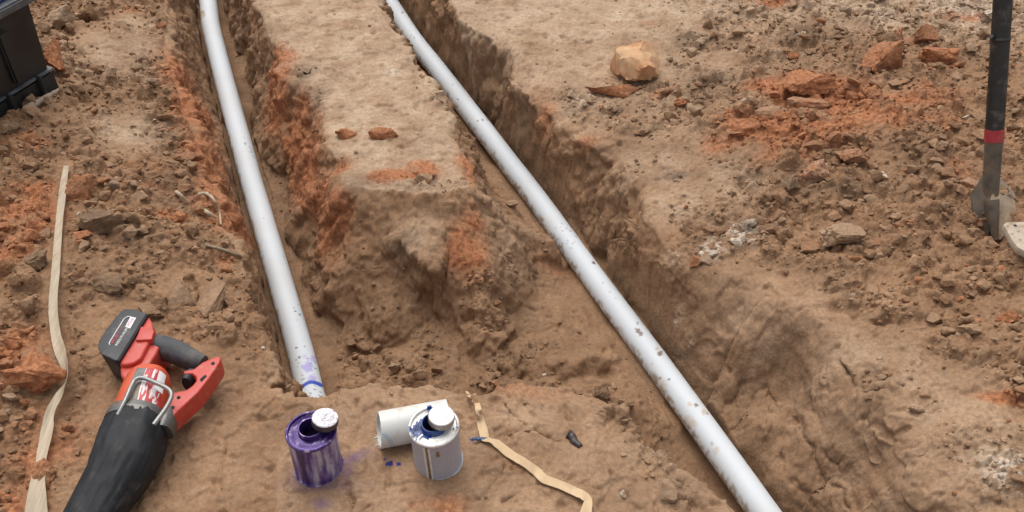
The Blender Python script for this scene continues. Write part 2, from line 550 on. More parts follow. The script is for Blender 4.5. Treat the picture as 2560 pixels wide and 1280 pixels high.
# ---- normals of the base sheet
def grid_normals(Z):
    Px, Py, Pz = GX, GY, Z.reshape(NR, NC)
    ax, ay, az = np.gradient(Px, axis=1), np.gradient(Py, axis=1), np.gradient(Pz, axis=1)
    bx, by, bz = np.gradient(Px, axis=0), np.gradient(Py, axis=0), np.gradient(Pz, axis=0)
    n = np.stack([ay * bz - az * by, az * bx - ax * bz, ax * by - ay * bx], -1)
    n /= np.linalg.norm(n, axis=-1, keepdims=True) + 1e-12
    return n.reshape(-1, 3)


nrm = grid_normals(gz)
steep = 1 - sstep(.35, .8, nrm[:, 2])

# ---- relief: lumps where loose, dents and smears where smooth, torn chunks on the walls
keep = [([(166, 414), (148, 560), (139, 680), (133, 760), (139, 830), (165, 920), (150, 985), (117, 1080), (94, 1215), (90, 1290)], .022),
        ([(1186, 984), (1209, 1080), (1226, 1101), (1310, 1156), (1362, 1198), (1440, 1230), (1466, 1275)], .015),
        ([(300, 800), (350, 1040)], .07), ([(400, 870), (540, 900), (440, 1040)], .03), ([(350, 1040), (200, 1300)], .06),
        ([(797, 1166), (798, 1167)], .05), ([(950, 1080), (1096, 1150)], .05)]
keepm = np.ones(gx.shape, np.float32)
for poly, r in keep:
    keepm *= sstep(r * .8, r * 1.2, seg_dist(gx, gy, np.array([hit(*q)[:2] for q in poly])))
ci = np.where(core)[0]
x, y, zc = gx[ci], gy[ci], gz[ci]
cr, st = crumb[ci], steep[ci]
flat = 1 - st
lum = np.zeros(len(ci), np.float32)
big = sstep(.45, .9, cr + .25 * n2(x * 7, y * 7, 40))
jx, jy = x + .006 * n2(x * 45, y * 45, 41), y + .006 * n2(x * 45, y * 45, 42)
lum += .75 * .085 * cells(jx, jy, .085, 6, .2, .6, .4) * big * flat
lum += 1.0 * .052 * cells(jx, jy, .052, 1, .2, .62, .55) * big * flat
lum += .95 * .027 * cells(jx, jy, .027, 2, .25, .7, .8) * sstep(.3, .75, cr) * flat
lum += .9 * .0135 * cells(jx, jy, .0135, 3, .3, .75, .85) * sstep(.18, .6, cr) * (.5 + .5 * flat)
lum += .7 * .0075 * cells(x, y, .0075, 4, .3, .7, .8) * sstep(.08, .5, cr)
lum += cr * (.016 * n2(x * 12, y * 12, 43) + .009 * n2(x * 28, y * 28, 44))
sm = 1 - sstep(.15, .6, cr)
lum += sm * flat * (.0065 * n2(x * 8, y * 8, 45) + .0024 * n2(x * 24, y * 24, 46) + .0006 * n2(x * 70, y * 70, 47))
pit = np.maximum(0, n2(x * 48, y * 48, 48) - .38)
lum -= sm * flat * pit * .016
# thin crusty flakes with a torn edge
fl = fbm2(x * 13, y * 13, 49, 3)
lum += sm * flat * .0035 * sstep(.12, .15, fl)
fl2 = fbm2(x * 30, y * 30, 52, 2)
lum += sm * flat * .0018 * sstep(.22, .26, fl2)
# walls: chunks broken off, spade marks running down the face
tx = x * .93 + y * -.36
w3 = .022 * n3(x * 9, y * 9, zc * 8, 1) + .012 * n3(x * 22, y * 22, zc * 18, 2) + .006 * n3(x * 48, y * 48, zc * 44, 3) + .003 * n3(x * 110, y * 110, zc * 110, 4)
rid = 1 - np.abs(n3(x * 16, y * 16, zc * 9, 5)) * 3
w3 += -.006 * sstep(.55, 1, rid)
chunk = n3(x * 30, y * 30, zc * 30, 6)
w3 += .006 * sstep(.1, .16, chunk)
wk = np.where(st > .08)[0]
torn = sstep(-.1, .35, n3(x[wk] * 7, y[wk] * 7, zc[wk] * 7, 12))
w3[wk] += torn * (.034 * .6 * cells3(x[wk], y[wk], zc[wk], .034, 1, .3, .7) + .015 * .8 * cells3(x[wk], y[wk], zc[wk], .015, 2, .3, .75))
w3[wk] += .008 * .6 * cells3(x[wk], y[wk], zc[wk], .008, 3, .3, .75)
smooth_bank = ((d_r[ci] > -.02) & (d_r[ci] < .4) & (x > .28) & (y < 1.9)).astype(np.float32)
smear = .016 * n3(x * 6, y * 6, zc * 6, 7) + .008 * n3(x * 15, y * 15, zc * 15, 13) + .005 * n3((x * .41 - y * .91) * 9, (x * .91 + y * .41) * 34, zc * 34, 8) + .002 * n3(x * 60, y * 60, zc * 60, 9)
smear += .006 * sstep(.10, .15, n3(x * 14, y * 14, zc * 14, 10))
w3 = w3 * (1 - .82 * smooth_bank) + smear * smooth_bank * .9
off = lum * (.35 + .65 * keepm[ci]) + w3 * st
pdist = pipe_dist(x, y)
off = (off * (.25 + .75 * sstep(.035, .08, pdist))).astype(np.float32)
px3 = np.stack([gx, gy, gz], -1)
push = nrm[ci] * off[:, None]
push[:, 2] = push[:, 2] * .9 + off * .1
px3[ci] += push

# ------------------------------------------------------------------ colour of the soil: orange clay, pale dry crust, grey-dark soil, lime, spilt primer
orange = np.zeros(gx.shape, np.float32)
for (px, py, rx, ry, ang, a) in [
        (450, 200, .06, .13, 20, 1), (485, 290, .06, .15, 20, 1), (515, 400, .06, .14, 20, .8), (545, 500, .06, .15, 20, .85), (590, 560, .05, .12, 20, .7),
        (40, 560, .10, .12, 0, .8), (90, 490, .06, .06, 0, .7), (30, 640, .06, .08, 0, .7), (430, 540, .04, .03, 0, .8), (420, 480, .08, .03, 0, .5),
        (40, 880, .06, .06, 0, .7), (110, 1130, .08, .10, 0, .5), (60, 1240, .05, .06, 0, .6), (50, 360, .08, .05, 0, .5), (560, 660, .03, .04, 0, .6),
        (690, 240, .07, .13, 20, 1), (700, 170, .06, .10, 20, .8), (750, 330, .07, .13, 20, .95), (775, 420, .07, .14, 20, .95), (800, 500, .06, .12, 20, .8), (830, 560, .06, .10, 0, .9), (850, 520, .05, .05, 0, .9),
        (860, 420, .04, .04, 0, .7), (1000, 440, .10, .03, 10, .9), (1060, 420, .05, .03, 0, .8), (1165, 420, .03, .06, 10, .9), (1175, 610, .045, .09, 0, 1), (1150, 640, .04, .05, 0, .7),
        (830, 640, .05, .06, 0, .5), (1350, 290, .05, .10, 0, .55), (1370, 340, .04, .06, 0, .4),
        (1940, 220, .10, .07, 0, .9), (2030, 230, .16, .08, 0, 1), (2080, 320, .16, .06, 0, .7), (2280, 250, .14, .07, 0, .7), (2130, 260, .12, .08, 0, .9), (1900, 320, .10, .06, 0, 1), (1830, 300, .06, .04, 0, .7), (1800, 360, .06, .05, -20, .7),
        (2000, 350, .15, .06, 0, .7), (2200, 300, .12, .06, 0, .7), (2350, 230, .10, .06, 0, .5), (2420, 50, .12, .03, 0, .8), (2340, 300, .08, .05, 0, .5), (1960, 390, .1, .05, 0, .5),
        (1600, 120, .06, .03, 0, .5), (1660, 240, .05, .03, 0, .6), (1620, 60, .05, .02, 0, .4), (1930, 10, .1, .03, 0, .6), (2250, 100, .08, .04, 0, .5),
        (2520, 1000, .05, .015, -20, 1), (1470, 350, .06, .03, 0, .35), (1780, 350, .05, .03, 0, .5), (1370, 660, .10, .05, -30, .3), (1400, 680, .08, .04, 0, .35), (1350, 985, .10, .03, 0, .35),
        (1300, 1160, .08, .03, 0, .25), (1100, 1265, .06, .03, 0, .5), (330, 30, .04, .03, 0, .5), (130, 160, .02, .03, 0, .9), (360, 430, .08, .04, 0, .3), (640, 620, .05, .1, 20, .35),
        (2150, 540, .08, .04, 0, .25), (2400, 420, .06, .05, 0, .4), (2160, 380, .05, .03, 0, .4)]:
    orange = np.maximum(orange, a * blob(px, py, rx, ry, ang))
pale = np.zeros(gx.shape, np.float32)
pale += np.where(d_m < 0, .75, 0)
pale += np.where(inR, .55 * sstep(1.7, 2.3, gy) * sstep(1.1, .2, gx) + .55 * sstep(2.35, 2.7, gy), 0)
pale += np.where((d_lf < 0) & (left_pile < .5), .25, 0)
for (px, py, rx, ry, ang, a) in [(300, 130, .14, .16, 0, .5), (330, 330, .10, .07, 0, .6), (330, 60, .08, .05, 0, .4), (1400, 100, .20, .16, 0, .6), (1300, 60, .1, .1, 0, .5),
                                 (1500, 250, .14, .10, -20, .5), (1650, 420, .14, .08, -20, .5), (1700, 510, .08, .06, 0, .7), (1760, 380, .1, .08, 0, .4), (1830, 450, .10, .10, 0, .5),
                                 (1050, 585, .06, .05, 0, .45), (2200, 900, .2, .08, -40, .45), (1950, 850, .22, .14, -50, .3), (2150, 1050, .22, .16, -50, .3), (2300, 1200, .2, .16, -50, .3), (1250, 620, .12, .14, 0, .25), (2420, 1060, .12, .06, -20, .5), (2500, 1160, .07, .05, 0, .8), (2350, 40, .5, .16, 0, .9), (1950, 20, .4, .10, 0, .8),  # right-bank slope blobs: dried tan soil, and light on the slope painted in
                                 (2100, 60, .3, .06, 0, .5), (1300, 600, .10, .12, 0, .2), (500, 1150, .25, .2, 0, .1), (1960, 150, .1, .05, 0, .4), (2530, 130, .1, .1, 0, .4)]:
    pale = np.maximum(pale, a * np.minimum(1, 1.3 * blob(px, py, rx, ry, ang)))
lime = np.zeros(gx.shape, np.float32)
for (px, py, r, a) in [(1850, 585, .035, .7), (1780, 625, .03, .6), (1880, 600, .02, .7), (2520, 1180, .035, .8), (2490, 1160, .03, .5), (1450, 255, .03, .4), (985, 180, .02, .5),
                       (2450, 30, .10, .35), (2200, 40, .06, .25), (1690, 640, .02, .3), (1320, 40, .03, .3), (2380, 15, .08, .4), (1720, 870, .012, .6), (1690, 800, .015, .3)]:
    lime = np.maximum(lime, a * blob(px, py, r) * (n2(gx * 60, gy * 60, 61) > -.12))
dark = np.zeros(gx.shape, np.float32)
for (px, py, rx, ry, a) in [(1690, 440, .05, .015, .8), (760, 190, .03, .06, .6), (790, 240, .03, .05, .7), (880, 450, .05, .03, .6), (900, 470, .05, .04, .6), (1720, 110, .06, .05, .6),
                            (1760, 200, .1, .07, .5), (2030, 100, .12, .04, .5), (330, 265, .06, .02, .5), (60, 330, .04, .02, .7), (280, 700, .08, .05, .4), (450, 490, .08, .05, .4),
                            (350, 600, .06, .04, .4), (1010, 620, .04, .05, .5), (1440, 280, .04, .02, .5), (1800, 560, .06, .05, .4), (2110, 480, .1, .03, .4), (2350, 400, .08, .05, .4),
                            (1250, 950, .05, .03, .4), (1490, 990, .03, .02, .7), (1630, 1130, .05, .02, .4), (1680, 1210, .04, .02, .5), (1000, 780, .10, .08, .35), (820, 700, .06, .1, .35),
                            (1850, 560, .05, .03, .5), (650, 200, .1, .2, .25), (1220, 190, .12, .12, .25), (1250, 260, .1, .1, .25)]:
    dark = np.maximum(dark, a * blob(px, py, rx, ry))
# darker soil low in the trenches
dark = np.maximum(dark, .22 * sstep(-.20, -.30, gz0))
noi = fbm2(gx * 16, gy * 16, 60, 3)
noi3 = n3(gx * 22, gy * 22, gz0 * 22, 11)
orange = np.clip(orange * (1.2 + .75 * noi + .45 * noi3) - .08, 0, 1)
pale = np.clip(pale * (1.0 + .6 * noi), 0, 1)
dark = np.clip(dark * (1.0 + .8 * noi3), 0, 1)
stain = np.zeros((len(gx), 4), np.float32)
stain[:, :3] = (.15, .095, .17)
for (px, py, rx, ry, ang, a) in [(885, 1150, .022, .012, 30, .75), (905, 1135, .018, .010, 30, .5), (805, 1262, .014, .009, 0, .7), (865, 1180, .012, .02, 0, .5), (800, 1215, .05, .012, 0, .5),
                                 (750, 1200, .02, .012, 0, .4)]:
    stain[:, 3] = np.maximum(stain[:, 3], a * blob(px, py, rx, ry, ang))
for (px, py, r) in [(970, 1154, .004), (977, 1158, .005), (996, 1163, .0045), (962, 1146, .002), (1180, 1098, .004)]:
    c = hit(px, py)
    m = ((gx - c[0]) ** 2 + (gy - c[1]) ** 2) < (r * (1 + .4 * n2(gx * 150, gy * 150, 70))) ** 2
    stain[m] = (.02, .02, .16, .95)
loose = np.zeros((len(gx), 4), np.float32)
loose[:, 0] = np.clip(np.maximum(crumb, .55 * steep), 0, 1)
soil = np.stack([orange, pale, dark, lime], -1).astype(np.float32)

# ------------------------------------------------------------------ materials
def new_mat(name):
    m = bpy.data.materials.new(name)
    m.use_nodes = True
    nt = m.node_tree
    nt.nodes.clear()
    out = nt.nodes.new('ShaderNodeOutputMaterial')
    b = nt.nodes.new('ShaderNodeBsdfPrincipled')
    nt.links.new(b.outputs[0], out.inputs[0])
    return m, nt, b


def nd(nt, t, **kw):
    n = nt.nodes.new(t)
    for k, v in kw.items():
        if k in n.inputs:
            n.inputs[k].default_value = v
        else:
            setattr(n, k, v)
    return n


def mixc(nt, fac, a, b, blend='MIX'):
    n = nt.nodes.new('ShaderNodeMix')
    n.data_type = 'RGBA'
    n.blend_type = blend
    for sock, val in ((n.inputs[0], fac), (n.inputs[6], a), (n.inputs[7], b)):
        if hasattr(val, 'is_linked') or isinstance(val, bpy.types.NodeSocket):
            nt.links.new(val, sock)
        elif isinstance(val, (int, float)):
            sock.default_value = val
        else:
            sock.default_value = (*val, 1)
    return n.outputs[2]


def ramp(nt, fac, a, b, va=0.0, vb=1.0):
    n = nt.nodes.new('ShaderNodeMapRange')
    nt.links.new(fac, n.inputs[0])
    n.inputs[1].default_value, n.inputs[2].default_value = a, b
    n.inputs[3].default_value, n.inputs[4].default_value = va, vb
    return n.outputs[0]


def mul(nt, a, b, op='MULTIPLY'):
    n = nt.nodes.new('ShaderNodeMath')
    n.operation = op
    for s, v in zip(n.inputs, (a, b)):
        if isinstance(v, bpy.types.NodeSocket):
            nt.links.new(v, s)
        else:
            s.default_value = v
    return n.outputs[0]


def noise_n(nt, vec, scale, detail=3, rough=.55):
    n = nd(nt, 'ShaderNodeTexNoise')
    n.inputs['Scale'].default_value = scale
    n.inputs['Detail'].default_value = detail
    n.inputs['Roughness'].default_value = rough
    nt.links.new(vec, n.inputs['Vector'])
    return n.outputs['Fac']


BROWN_A, BROWN_B = (.205, .116, .061), (.33, .193, .106)
ORANGE_A, ORANGE_B = (.29, .105, .045), (.41, .18, .082)
PALE_A, PALE_B = (.42, .295, .192), (.51, .385, .27)


def soil_material():
    m, nt, b = new_mat('soil')
    geo = nd(nt, 'ShaderNodeNewGeometry').outputs['Position']
    at = nd(nt, 'ShaderNodeAttribute', attribute_name='soil')
    al = nd(nt, 'ShaderNodeAttribute', attribute_name='stain')
    sep = nd(nt, 'ShaderNodeSeparateColor')
    nt.links.new(at.outputs['Color'], sep.inputs[0])
    n1, nA, nB, nC = (noise_n(nt, geo, s, d) for s, d in ((9, 4), (38, 4), (130, 3), (420, 2)))
    c = mixc(nt, ramp(nt, n1, .3, .7), BROWN_A, BROWN_B)
    c = mixc(nt, ramp(nt, nA, .48, .75, 0, .35), c, (.26, .12, .06))
    pal = mixc(nt, ramp(nt, nA, .3, .7), PALE_A, PALE_B)
    c = mixc(nt, mul(nt, sep.outputs[1], ramp(nt, n1, .25, .65, .45, 1)), c, pal)
    org = mixc(nt, ramp(nt, nB, .3, .7), ORANGE_A, ORANGE_B)
    c = mixc(nt, ramp(nt, sep.outputs[0], .08, .75), c, org)
    c = mixc(nt, mul(nt, sep.outputs[2], ramp(nt, nA, .3, .65, .55, 1)), c, (.125, .088, .056))
    c = mixc(nt, mul(nt, at.outputs['Alpha'], ramp(nt, nB, .38, .55)), c, (.62, .58, .50))
    c = mixc(nt, 1.0, c, mixc(nt, ramp(nt, nB, .25, .75), (.74, .72, .70), (1.18, 1.17, 1.15)), 'MULTIPLY')
    c = mixc(nt, 1.0, c, mixc(nt, ramp(nt, nC, .25, .75), (.84, .83, .82), (1.12, 1.12, 1.12)), 'MULTIPLY')
    c = mixc(nt, al.outputs['Alpha'], c, al.outputs['Color'])
    nt.links.new(c, b.inputs['Base Color'])
    nt.links.new(ramp(nt, nA, .3, .7, .72, .95), b.inputs['Roughness'])
    b.inputs['Specular IOR Level'].default_value = .3
    lo = nd(nt, 'ShaderNodeAttribute', attribute_name='loose')
    hts = None
    for sc_, wt in ((75, 1.0), (170, .6)):
        vo = nd(nt, 'ShaderNodeTexVoronoi')
        vo.inputs['Scale'].default_value = sc_
        wob = nd(nt, 'ShaderNodeMix', data_type='VECTOR')
        ncol = nd(nt, 'ShaderNodeTexNoise')
        ncol.inputs['Scale'].default_value = sc_ * 1.3
        nt.links.new(geo, ncol.inputs['Vector'])
        wob.inputs[0].default_value = .012 * 75 / sc_
        nt.links.new(geo, wob.inputs[4])
        nt.links.new(ncol.outputs['Color'], wob.inputs[5])
        nt.links.new(wob.outputs[1], vo.inputs['Vector'])
        q = mul(nt, mul(nt, vo.outputs['Distance'], -1.0), wt)
        hts = q if hts is None else mul(nt, hts, q, 'ADD')
    bp0 = nd(nt, 'ShaderNodeBump')
    bp0.inputs['Distance'].default_value = .006
    nt.links.new(ramp(nt, lo.outputs['Fac'], .1, .6, .10, .85), bp0.inputs['Strength'])
    nt.links.new(hts, bp0.inputs['Height'])
    bp = nd(nt, 'ShaderNodeBump')
    bp.inputs['Strength'].default_value = .35
    bp.inputs['Distance'].default_value = .002
    nt.links.new(mul(nt, nB, mul(nt, nC, .5), 'ADD'), bp.inputs['Height'])
    nt.links.new(bp0.outputs[0], bp.inputs['Normal'])
    nt.links.new(bp.outputs[0], b.inputs['Normal'])
    return m


SOIL = soil_material()


def plain(name, col, rough=.5, metal=0.0, var=.12, scale=60, bump=.0, dirt=0.0, dirt_col=(.27, .18, .11), dirt_scale=30, coord='Object', spec=.5):
    m, nt, b = new_mat(name)
    tc = nd(nt, 'ShaderNodeTexCoord').outputs[coord]
    n = noise_n(nt, tc, scale, 4)
    c = mixc(nt, ramp(nt, n, .3, .7), tuple(v * (1 - var) for v in col), tuple(min(1, v * (1 + var)) for v in col))
    if dirt:
        n2_ = noise_n(nt, tc, dirt_scale, 5, .65)
        c = mixc(nt, ramp(nt, n2_, .62 - .35 * dirt, .80 - .25 * dirt, 0, .85), c, dirt_col)
    nt.links.new(c, b.inputs['Base Color'])
    nt.links.new(ramp(nt, n, .2, .8, max(.05, rough - .1), min(1, rough + .12)), b.inputs['Roughness'])
    b.inputs['Metallic'].default_value = metal
    b.inputs['Specular IOR Level'].default_value = spec
    if bump:
        bp = nd(nt, 'ShaderNodeBump')
        bp.inputs['Strength'].default_value = bump
        bp.inputs['Distance'].default_value = .002
        nt.links.new(n, bp.inputs['Height'])
        nt.links.new(bp.outputs[0], b.inputs['Normal'])
    return m


def attr_mat(name, rough=.35, grime=.25, spec=.5):
    """vertex colour 'tint' with fine grime"""
    m, nt, b = new_mat(name)
    at = nd(nt, 'ShaderNodeAttribute', attribute_name='tint')
    tc = nd(nt, 'ShaderNodeNewGeometry').outputs['Position']
    n = noise_n(nt, tc, 160, 5, .7)
    n_b = noise_n(nt, tc, 24, 3)
    c = mixc(nt, mul(nt, ramp(nt, n, .60, .74, 0, .8), mul(nt, ramp(nt, n_b, .42, .66), grime)), at.outputs['Color'], (.30, .22, .15))
    nt.links.new(c, b.inputs['Base Color'])
    b.inputs['Roughness'].default_value = rough
    b.inputs['Specular IOR Level'].default_value = spec
    return m


# ------------------------------------------------------------------ object helpers
def link(name, me, mat=None, parent=None):
    o = bpy.data.objects.new(name, me)
    COL.objects.link(o)
    if mat:
        me.materials.append(mat)
    if parent:
        o.parent = parent
    return o


def tag(o, label, cat, group=None, kind=None):
    if label:
        o['label'] = label
    if cat:
        o['category'] = cat
    if group:
        o['group'] = group
    if kind:
        o['kind'] = kind
    return o


def empty(name, loc):
    o = bpy.data.objects.new(name, None)
    COL.objects.link(o)
    o.empty_display_size = .05
    o.location = loc
    return o


def mesh_np(name, verts, quads, smooth=True):
    me = bpy.data.meshes.new(name)
    verts = np.asarray(verts, np.float32)
    quads = np.asarray(quads, np.int32)
    k = quads.shape[1]
    me.vertices.add(len(verts))
    me.vertices.foreach_set('co', verts.ravel())
    me.loops.add(quads.size)
    me.loops.foreach_set('vertex_index', quads.ravel())
    me.polygons.add(len(quads))
    me.polygons.foreach_set('loop_start', np.arange(0, quads.size, k, dtype=np.int32))
    me.polygons.foreach_set('loop_total', np.full(len(quads), k, np.int32))
    me.polygons.foreach_set('use_smooth', np.full(len(quads), smooth, bool))
    me.update(calc_edges=True)
    return me


def add_attr(me, name, data):
    a = me.attributes.new(name, 'FLOAT_COLOR', 'POINT')
    a.data.foreach_set('color', np.asarray(data, np.float32).ravel())


def from_bm(name, bm, mat, parent=None, smooth=True, angle=40):
    me = bpy.data.meshes.new(name)
    bmesh.ops.recalc_face_normals(bm, faces=bm.faces)
    bm.to_mesh(me)
    bm.free()
    for p_ in me.polygons:
        p_.use_smooth = smooth
    if smooth:
        try:
            me.set_sharp_from_angle(angle=math.radians(angle))
        except Exception:
            pass
    o = link(name, me, mat, None)
    if parent:
        o.parent = parent
        o.matrix_parent_inverse = Matrix.Translation(-Vector(parent.location))
    return o


def adopt(o, parent):
    o.parent = parent
    o.matrix_parent_inverse = Matrix.Translation(-Vector(parent.location))
    return o


# ------------------------------------------------------------------ the ground
ii = np.arange(NR * NC, dtype=np.int32).reshape(NR, NC)
quads = np.stack([ii[:-1, :-1], ii[:-1, 1:], ii[1:, 1:], ii[1:, :-1]], -1).reshape(-1, 4)
me = mesh_np('ground', px3, quads)
add_attr(me, 'soil', soil)
add_attr(me, 'stain', stain)
add_attr(me, 'loose', loose)
ground = link('ground', me, SOIL)
tag(ground, 'brown and orange clay ground cut by two pipe trenches', 'ground', kind='structure')

G2 = px3.reshape(NR, NC, 3)


def ground_z(xq, yq):
    """height of the finished ground near a point"""
    m = (np.abs(gx - xq) < .02) & (np.abs(gy - yq) < .02)
    k = np.where(m)[0]
    if len(k) == 0:
        return 0.0
    d = (px3[k, 0] - xq) ** 2 + (px3[k, 1] - yq) ** 2
    return float(px3[k[np.argsort(d)[:6]], 2].mean())


# ------------------------------------------------------------------ crumbs of loose soil (uncountable)
def ico(sub):
    bm = bmesh.new()
    bmesh.ops.create_icosphere(bm, subdivisions=sub, radius=1)
    v = np.array([q.co[:] for q in bm.verts], np.float32)
    f = np.array([[q.index for q in t.verts] for t in bm.faces], np.int32)
    bm.free()
    return v, f


def chunk_shape(v, rng, planes=7, rough=.12):
    v = v.copy()
    for _ in range(planes):
        n = rng.normal(size=3)
        n /= np.linalg.norm(n)
        d = rng.uniform(.30, .72)
        s = v @ n
        v -= np.maximum(0, s - d)[:, None] * n[None, :] * .9
    o = rng.uniform(0, 50, 3)
    a = n3(v[:, 0] * 1.3 + o[0], v[:, 1] * 1.3 + o[1], v[:, 2] * 1.3 + o[2])
    b = n3(v[:, 0] * 3.1 + o[1], v[:, 1] * 3.1 + o[2], v[:, 2] * 3.1 + o[0])
    c = n3(v[:, 0] * 8 + o[1], v[:, 1] * 8 + o[2], v[:, 2] * 8 + o[0])
    return (v * (1 + rough * (2.2 * a + 1.0 * b + .5 * c))[:, None]).astype(np.float32)


fine = np.zeros((NR, NC), bool)
fine[nb:-nb, nb:-nb] = True
fine = fine.ravel() & (gy < 3.2)
v1, f1 = ico(1)
v2, f2 = ico(2)
SH1 = np.array([chunk_shape(v1, RNG, 5, .16) for _ in range(40)])
SH2 = np.array([chunk_shape(v2, RNG, 11, .13) for _ in range(40)])
cellA = np.abs(np.gradient(GX, axis=1) * np.gradient(GY, axis=0)).ravel()


def scatter(name, n, weight, smin, smax_, power, label, shp, fac):
    p_ = np.clip(weight, 0, None) * fine * cellA
    p_ = p_ / p_.sum()
    k = RNG.choice(len(gx), n, p=p_)
    size = (smin + (smax_ - smin) * RNG.random(n) ** power)[:, None]
    q = RNG.normal(size=(n, 4))
    q /= np.linalg.norm(q, axis=1, keepdims=True)
    a, b, c, d = q.T
    Rm = np.stack([np.stack([1 - 2 * (c * c + d * d), 2 * (b * c - a * d), 2 * (b * d + a * c)], -1),
                   np.stack([2 * (b * c + a * d), 1 - 2 * (b * b + d * d), 2 * (c * d - a * b)], -1),
                   np.stack([2 * (b * d - a * c), 2 * (c * d + a * b), 1 - 2 * (b * b + c * c)], -1)], 1)
    S_ = shp[RNG.integers(len(shp), size=n)]
    sc = size * np.stack([np.ones(n), RNG.uniform(.6, 1, n), RNG.uniform(.45, .9, n)], -1)
    P_ = np.einsum('nij,nvj->nvi', Rm, S_) * sc[:, None, :]
    P_ = P_ + px3[k][:, None, :] + nrm[k][:, None, :] * (size * .22)[:, None, :]
    nv = S_.shape[1]
    F_ = (fac[None] + (np.arange(n) * nv)[:, None, None]).reshape(-1, 3)
    col = soil[k].copy()
    col[:, 0] = np.clip(col[:, 0] + RNG.normal(0, .12, n) + .7 * (RNG.random(n) < .045), 0, 1)
    col[:, 1] = np.clip(col[:, 1] + RNG.normal(0, .22, n), 0, 1)
    col[:, 2] = np.clip(col[:, 2] + RNG.normal(0, .18, n), 0, 1)
    col[:, 3] = np.clip(col[:, 3] + .8 * (RNG.random(n) < .006), 0, 1)
    me_ = mesh_np(name, P_.reshape(-1, 3), F_, smooth=False)
    add_attr(me_, 'soil', np.repeat(col, nv, 0))
    add_attr(me_, 'stain', np.zeros((n * nv, 4), np.float32))
    lo_ = np.zeros((n * nv, 4), np.float32)
    lo_[:, 0] = .5
    add_attr(me_, 'loose', lo_)
    o = link(name, me_, SOIL)
    tag(o, label, 'soil', kind='stuff')
    return o


upness = sstep(.3, .7, nrm[:, 2])
upness *= keepm
upness *= sstep(.035, .06, pipe_dist(gx, gy))
scatter('soil_crumbs', 19000, (sstep(.22, .8, crumb) + .012) * upness, .0018, .0075, 1.7, 'small loose crumbs of soil strewn over the dug ground', SH1, f1)
scatter('soil_lumps', 4300, sstep(.40, .9, crumb) ** 1.3 * upness, .006, .026, 2.3, 'loose lumps of dug soil heaped beside the trenches', SH2, f2)

ROCKM = plain('pale_sandstone', (.56, .345, .185), .85, 0, .30, 20, .6, .55, (.38, .16, .07), 14)

# ------------------------------------------------------------------ clods and stones one can pick out
v4, f4 = ico(4)


def clod(name, px, py, wpx, hpx, label, cat='clod', col=(0, 0, 0, 0), flat=.7, rot=0, planes=8, seed=0, rough=.10, sink=.25, group=None, mat=None, tilt=0):
    c = hit(px, py + hpx * .3)
    Z = np.linalg.norm(c - np.array([0, 0, CAM_H])) * .985
    rx = wpx / F_PX * Z / 2 * 1.08
    ry = hpx / F_PX * Z / 2 * 1.32
    rng = np.random.default_rng(1000 + seed)
    v = chunk_shape(v4, rng, planes + 5, rough * 1.25)
    o3 = rng.uniform(0, 40, 3)
    fine_n = n3(v[:, 0] * 14 + o3[0], v[:, 1] * 14 + o3[1], v[:, 2] * 14 + o3[2])
    mid_n = n3(v[:, 0] * 5 + o3[2], v[:, 1] * 5 + o3[0], v[:, 2] * 5 + o3[1])
    v = v * (1 + .030 * fine_n + .06 * sstep(.05, .15, mid_n))[:, None]
    v /= np.abs(v).max(0)
    v = v * np.array([rx, ry, ry * flat])
    a, t = math.radians(rot), math.radians(tilt)
    R = np.array([[math.cos(a), -math.sin(a), 0], [math.sin(a), math.cos(a), 0], [0, 0, 1]])
    T = np.array([[1, 0, 0], [0, math.cos(t), -math.sin(t)], [0, math.sin(t), math.cos(t)]])
    v = v @ T.T @ R.T
    me_ = mesh_np(name, v, f4)
    me_.set_sharp_from_angle(angle=math.radians(28))
    at = np.tile(np.array(col, np.float32), (len(v), 1))
    g = n3(v[:, 0] * 40 + o3[0], v[:, 1] * 40, v[:, 2] * 40)
    at[:, :3] = np.clip(at[:, :3] * (1 + .6 * g[:, None]), 0, 1)
    add_attr(me_, 'soil', at)
    add_attr(me_, 'stain', np.zeros((len(v), 4), np.float32))
    lo_ = np.zeros((len(v), 4), np.float32)
    lo_[:, 0] = .8
    add_attr(me_, 'loose', lo_)
    o = link(name, me_, mat or SOIL)
    o.location = (c[0], c[1], ground_z(c[0], c[1]) + ry * flat * (1 - 2 * sink) * .8)
    tag(o, label, cat, group)
    return o


